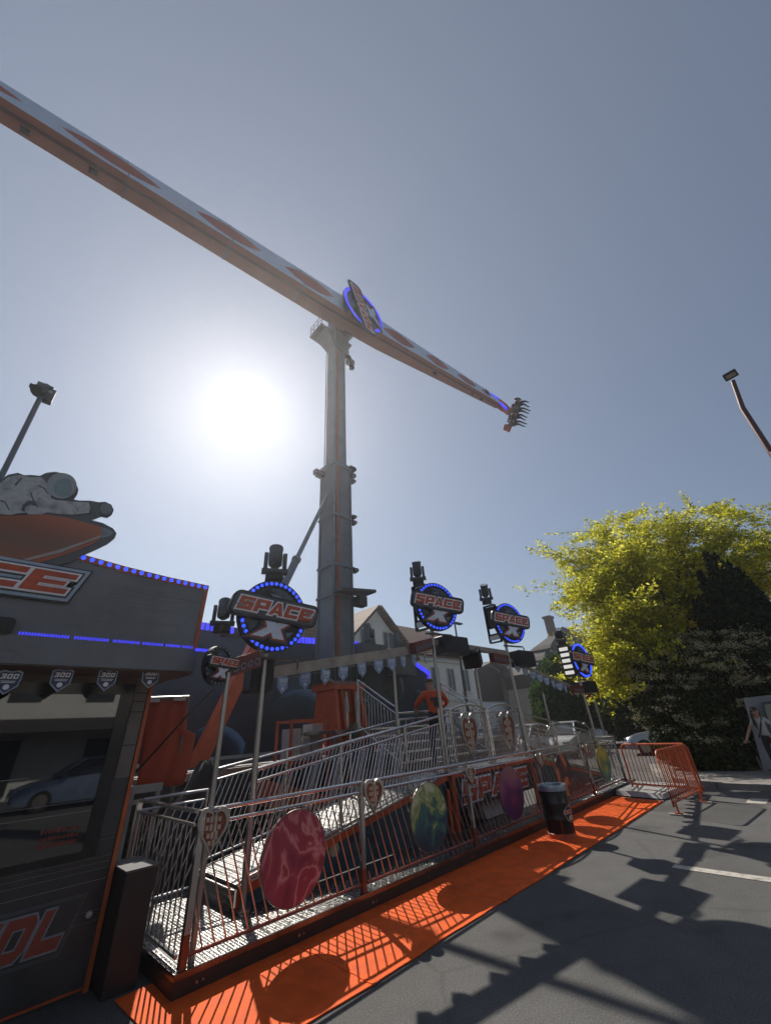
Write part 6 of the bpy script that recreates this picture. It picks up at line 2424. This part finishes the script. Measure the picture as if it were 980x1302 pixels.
# ================================================================== people
def skin_body(name, verts, edges, parent, mats, fr, levels=1):
    """verts: list of (point, radius or (rx, ry), material index)"""
    me = bpy.data.meshes.new('tmp')
    me.from_pydata([fr(Vector(p)) for p, r, k in verts], edges, [])
    ob = bpy.data.objects.new('tmp', me)
    COL.objects.link(ob)
    sk = ob.modifiers.new('skin', 'SKIN')
    sk.use_smooth_shade = True
    ss = ob.modifiers.new('sub', 'SUBSURF')
    ss.levels = ss.render_levels = levels
    for i, d in enumerate(me.skin_vertices[0].data):
        r = verts[i][1]
        d.radius = (r, r) if not isinstance(r, tuple) else r
        d.use_root = i == 0
    dg = bpy.context.evaluated_depsgraph_get()
    dg.update()
    res = bpy.data.meshes.new_from_object(ob.evaluated_get(dg))
    bpy.data.objects.remove(ob)
    res.name = name
    res.materials.clear()
    for m_ in mats:
        res.materials.append(m_)
    P = [fr(Vector(p)) for p, r, k in verts]
    for poly in res.polygons:
        c = poly.center
        best, bk = 1e9, 0
        for a, b in edges:
            pa, pb = P[a], P[b]
            d = pb - pa
            t = max(0, min(1, (c - pa).dot(d) / max(1e-9, d.length_squared)))
            dist = (pa + d * t - c).length
            if dist < best:
                best = dist
                bk = verts[b][2] if t > .5 or verts[a][2] == verts[b][2] else verts[a][2]
        poly.material_index = bk
        poly.use_smooth = True
    off = V(0, 0, 0)
    q = parent
    while q is not None:
        off += q.location
        q = q.parent
    res.transform(Matrix.Translation(-off))
    o = bpy.data.objects.new(name, res)
    COL.objects.link(o)
    o.parent = parent
    return o


def hand(vs, es, wrist_i, w, d, side, curl, k=0):
    """palm and five fingers growing from the wrist; d: direction, side: thumb side"""
    d, side = Vector(d).normalized(), Vector(side).normalized()
    nrm = d.cross(side)
    p = Vector(w) + d * .05
    vs.append((p, (.034, .02), k))
    pi = len(vs) - 1
    es.append((wrist_i, pi))
    vs.append((p + d * .035, (.038, .018), k))
    ki = len(vs) - 1
    es.append((pi, ki))
    for j, (off, L) in enumerate(((-.032, .065), (-.011, .08), (.011, .085), (.032, .075))):
        a = p + d * .055 + side * off
        b = a + d * L * .5 + nrm * curl * .015
        c = b + (d * (1 - curl * .6) + nrm * curl).normalized() * L * .5
        for q, r, pr in ((a, .010, ki), (b, .009, None), (c, .007, None)):
            vs.append((q, r, k))
            es.append((pr if pr is not None else len(vs) - 2, len(vs) - 1))
    a = p + side * .04
    b = a + side * .025 + d * .03
    c = b + d * .035
    for q, r, pr in ((a, .012, pi), (b, .010, None), (c, .008, None)):
        vs.append((q, r, k))
        es.append((pr if pr is not None else len(vs) - 2, len(vs) - 1))


def figure(parent, fr, mats, arms, legs, lean=V(0, 0, 0), head_off=V(0, .03, 0), pel=V(0, 0, .95), fat=1.0, sleeve=True, hands=True, name='body', levels=1):
    """mats: 0 top, 1 trousers, 2 skin, 3 shoes; x right, y forward, z up"""
    vs, es = [], []

    def add(p, r, k, pr=None):
        vs.append((Vector(p), r, k))
        if pr is not None:
            es.append((pr, len(vs) - 1))
        return len(vs) - 1
    p0 = add(pel, (.15 * fat, .115 * fat), 1)
    p1 = add(pel + V(0, .0, .12) + lean * .25, (.145 * fat, .11 * fat), 0, p0)
    p2 = add(pel + V(0, 0, .30) + lean * .6, (.16 * fat, .115 * fat), 0, p1)
    p3 = add(pel + V(0, 0, .44) + lean, (.15 * fat, .10 * fat), 0, p2)
    nk = pel + V(0, .01, .545) + lean * 1.15
    p4 = add(nk, (.06, .06), 2, p3)
    hd = nk + V(0, .02, .10) + head_off
    p5 = add(hd, (.075, .085), 2, p4)
    p6 = add(hd + V(0, .005, .085), (.08, .098), 2, p5)
    add(hd + V(0, 0, .15), (.055, .07), 2, p6)
    add(hd + V(0, .105, .045), .014, 2, p6)                 # nose
    for sx in (-1, 1):
        add(hd + V(sx * .085, 0, .05), .014, 2, p6)         # ear
    for sx, A in zip((-1, 1), arms):
        sh = pel + V(sx * .165 * fat, 0, .47) + lean
        s = add(sh, .068 * fat, 0, p3)
        e = add(A[0], .047 * fat, 0 if sleeve else 2, s)
        mid = sh.lerp(Vector(A[0]), .55)
        w = add(A[1], .03, 2, e)
        if hands:
            d = (Vector(A[1]) - Vector(A[0])).normalized()
            side = A[2] if len(A) > 2 else V(-sx, 0, 0)
            side = Vector(side) - d * Vector(side).dot(d)
            hand(vs, es, w, A[1], d, side, .7, 2)
        else:
            add(Vector(A[1]) + (Vector(A[1]) - Vector(A[0])).normalized() * .09, .03, 2, w)
    for sx, Lg in zip((-1, 1), legs):
        h = add(pel + V(sx * .09, 0, -.06), (.095 * fat, .1 * fat), 1, p0)
        k = add(Lg[0], .062 * fat, 1, h)
        a = add(Lg[1], .046, 1, k)
        f = add(Lg[2], (.042, .03), 3, a)
    return skin_body(name, vs, es, parent, mats, fr, levels)


def turned(o, yaw, s=1.0, tilt=None):
    c_, s_ = math.cos(yaw), math.sin(yaw)
    return lambda p: Vector(o) + V(p.x * c_ - p.y * s_, p.x * s_ + p.y * c_, p.z) * s


def headshape(fr, c, rx, ry, rz, z0, n=16, m=7):
    mb_ = MB()
    vs, fs = [], []
    for i in range(m + 1):
        ph = math.pi / 2 * (i / m) * (1 - z0) + math.pi / 2 * z0
        for j in range(n):
            a = 2 * math.pi * j / n
            vs.append(fr(Vector(c) + V(rx * math.cos(a) * math.cos(ph), ry * math.sin(a) * math.cos(ph), rz * math.sin(ph))))
    for i in range(m):
        for j in range(n):
            fs.append((i * n + j, i * n + (j + 1) % n, (i + 1) * n + (j + 1) % n, (i + 1) * n + j))
    return mb_.add(vs, fs)


# man in the orange shirt on the landing, back to us, leaning forward with both arms on the rail
mo = V(7.22, 5.8, .98)
mt = thing('person', mo, 'man in an orange shirt and dark cap, back turned, leaning on the landing rail', 'person')
mf = turned(mo, R(-30), 1.0)
shoes = mat('black shoes', (.012, .012, .013), .5)
lean = V(0, .13, -.03)
figure(mt, mf, [M['shirt'], M['trousers'], M['skin'], shoes],
       [(V(-.36, .18, 1.16), V(-.30, .42, 1.06), V(1, 0, .2)), (V(.36, .18, 1.18), V(.32, .42, 1.07), V(-1, 0, .2))],
       [(V(-.13, .06, .5), V(-.15, -.02, .09), V(-.17, .14, .035)), (V(.13, .06, .5), V(.15, -.02, .09), V(.18, .14, .035))],
       lean=lean, head_off=V(-.02, .07, -.02), pel=V(0, -.04, .9), fat=1.16, levels=2)
hd = V(-.02, -.04 + .03 + .13 * 1.15 + .07, .9 + .545 - .035 + .10 - .02)
cp = headshape(mf, hd + V(0, .0, .10), .098, .115, .085, 0.0)
cp.build('cap', M['cap'], mt, True)
# dark emblem on the back of the shirt
bk = V(0, -.04 + .13 * .75 - .145, .9 + .33)
ef = lambda p: mf(bk + V(p.x, -p.z + p.y * .2, p.y))
m = MB()
m.prism([rrect(.26, .07, .02, sh=.2)], ef, .0, .01)
m.prism([rrect(.16, .10, .03)], lambda p: ef(V(p.x, p.y - .1, p.z)), 0, .009)
m.build('shirt_print', M['black'], mt)
# the rail he leans on
MB()
rl = railing('landing_rail', 'plain handrail in front of the man in the orange shirt', 'railing', mf(V(-.75, .47, 0)) , mf(V(.55, .47, 0)), 1.02, 0, 9, second=.12)

# woman on the pavement by the board
d_ = 15.2
wp = at(981, 950, d_)
wo = V(wp.x, wp.y, .118)
wt = thing('person', wo, 'woman in sunglasses, white top and black trousers standing by the grey board', 'person')
zt_ = at(961, 899, d_).z - .118
ws = zt_ / 1.72
to_cam = math.atan2(-wo.y, -wo.x)
wf = turned(wo, to_cam - math.pi / 2 - .25, ws)
M['whitetop'] = mat('white cotton top', (.42, .42, .42), .8, 0, .1, 15)
M['skinw'] = mat('fair skin', (.42, .24, .17), .5, 0, .1, 20)
figure(wt, wf, [M['whitetop'], M['trousers'], M['skinw'], shoes],
       [(V(-.30, -.02, 1.15), V(-.24, .12, .94), V(1, 0, .2)), (V(.33, .03, 1.13), V(.46, .12, .92), V(-1, 0, 0))],
       [(V(-.10, .04, .48), V(-.11, 0, .08), V(-.12, .15, .035)), (V(.10, .06, .48), V(.12, .02, .08), V(.14, .17, .035))],
       pel=V(0, 0, .92), fat=.82, sleeve=False, levels=2)
hd = V(0, .01 + .02 + .03, .92 + .545 + .10)
hr = headshape(wf, hd + V(0, -.015, .075), .094, .112, .1, 0.0)
vs, fs = [], []
n = 12
for i in range(7):                       # long hair falling on back and shoulder
    t_ = i / 6
    for j in range(n):
        a = math.pi + math.pi * j / (n - 1)
        vs.append(wf(hd + V((.094 - .01 * t_) * math.cos(a) * (1 + .25 * t_), (.112) * math.sin(a) - .015 - .03 * t_, .08 - .42 * t_)))
for i in range(6):
    for j in range(n - 1):
        fs.append((i * n + j, i * n + j + 1, (i + 1) * n + j + 1, (i + 1) * n + j))
hr.add(vs, fs)
hr.tube([wf(hd + V(.075, .05, .06)), wf(hd + V(.10, .06, -.1)), wf(hd + V(.10, .10, -.3)), wf(hd + V(.09, .10, -.42))], [.02, .035, .035, .01], 8)
hr.build('hair', mat('dark brown hair', (.02, .012, .01), .5, 0, .3, 20), wt, True)
m = MB()
for sx in (-1, 1):
    m.prism([rrect(.062, .045, .018)], lambda p, sx=sx: wf(hd + V(sx * .036 + p.x, .108 + p.z - abs(sx * .036 + p.x) * .25, .06 + p.y)), -.004, .006)
    m.bar(wf(hd + V(sx * .068, .085, .068)), wf(hd + V(sx * .09, 0, .062)), .008)
m.bar(wf(hd + V(-.01, .11, .066)), wf(hd + V(.01, .11, .066)), .008)
m.build('sunglasses', M['blackgloss'], wt)
m = MB()
m.tube([wf(V(-.12, -.10, 1.42)), wf(V(-.09, .05, 1.43)), wf(V(-.02, .125, 1.25)), wf(V(.08, .13, 1.05)), wf(V(.17, .08, .93))], .018, 8)
m.build('shoulder_strap', M['black'], wt)

# four riders in the gondola
fb = lambda o: (lambda p: Vector(o) + rowd * p.x + legd * p.y + upd * p.z)
tops = [mat('rider black top', (.02, .02, .024), .8), mat('rider grey top', (.12, .12, .13), .8), mat('rider navy top', (.025, .03, .05), .8), mat('rider brown top', (.10, .05, .035), .8)]
names = ['rider with the raised bent legs at the upper end of the gondola row', 'rider in grey second from the upper end of the gondola row', 'rider in navy third from the upper end of the gondola row', 'rider at the lower end of the gondola row beside the fairing']
for i, p in enumerate(RIDERS):
    o = p + upd * -.55 + legd * .02
    t = thing('person', o, names[i], 'person', 'riders in the gondola')
    k = .12 * (i % 2)
    lo = -.1 if i else .25
    figure(t, fb(o), [tops[i], M['trousers'], M['skin'], shoes],
           [(V(-.24, .12, .72), V(-.1, .26, .80)), (V(.24, .12, .72), V(.1, .26, .80))],
           [(V(-.12, .52, .5 + lo * .2), V(-.13, .66 + k, .1 + lo), V(-.13, .80 + k, .06 + lo)), (V(.12, .52, .5), V(.13, .62 + k, .08), V(.13, .76 + k, .04))],
           pel=V(0, .05, .45), hands=False, levels=1, fat=1.3)
    hp = V(0, .05 + .06, .45 + .645)
    headshape(fb(o), hp + V(0, -.01, .07), .095, .11, .1, 0.0, 12, 5).build('hair', mat('dark hair', (.015, .011, .009), .6), t, True)
    sw_ = MB().tube([fb(o)(V(-.2, .2, .98)), fb(o)(V(-.17, .3, .75)), fb(o)(V(-.1, .3, .55))], .035, 8).tube([fb(o)(V(.2, .2, .98)), fb(o)(V(.17, .3, .75)), fb(o)(V(.1, .3, .55))], .035, 8)
    sw_.build('shoulder_bar', M['rubber'], gon)
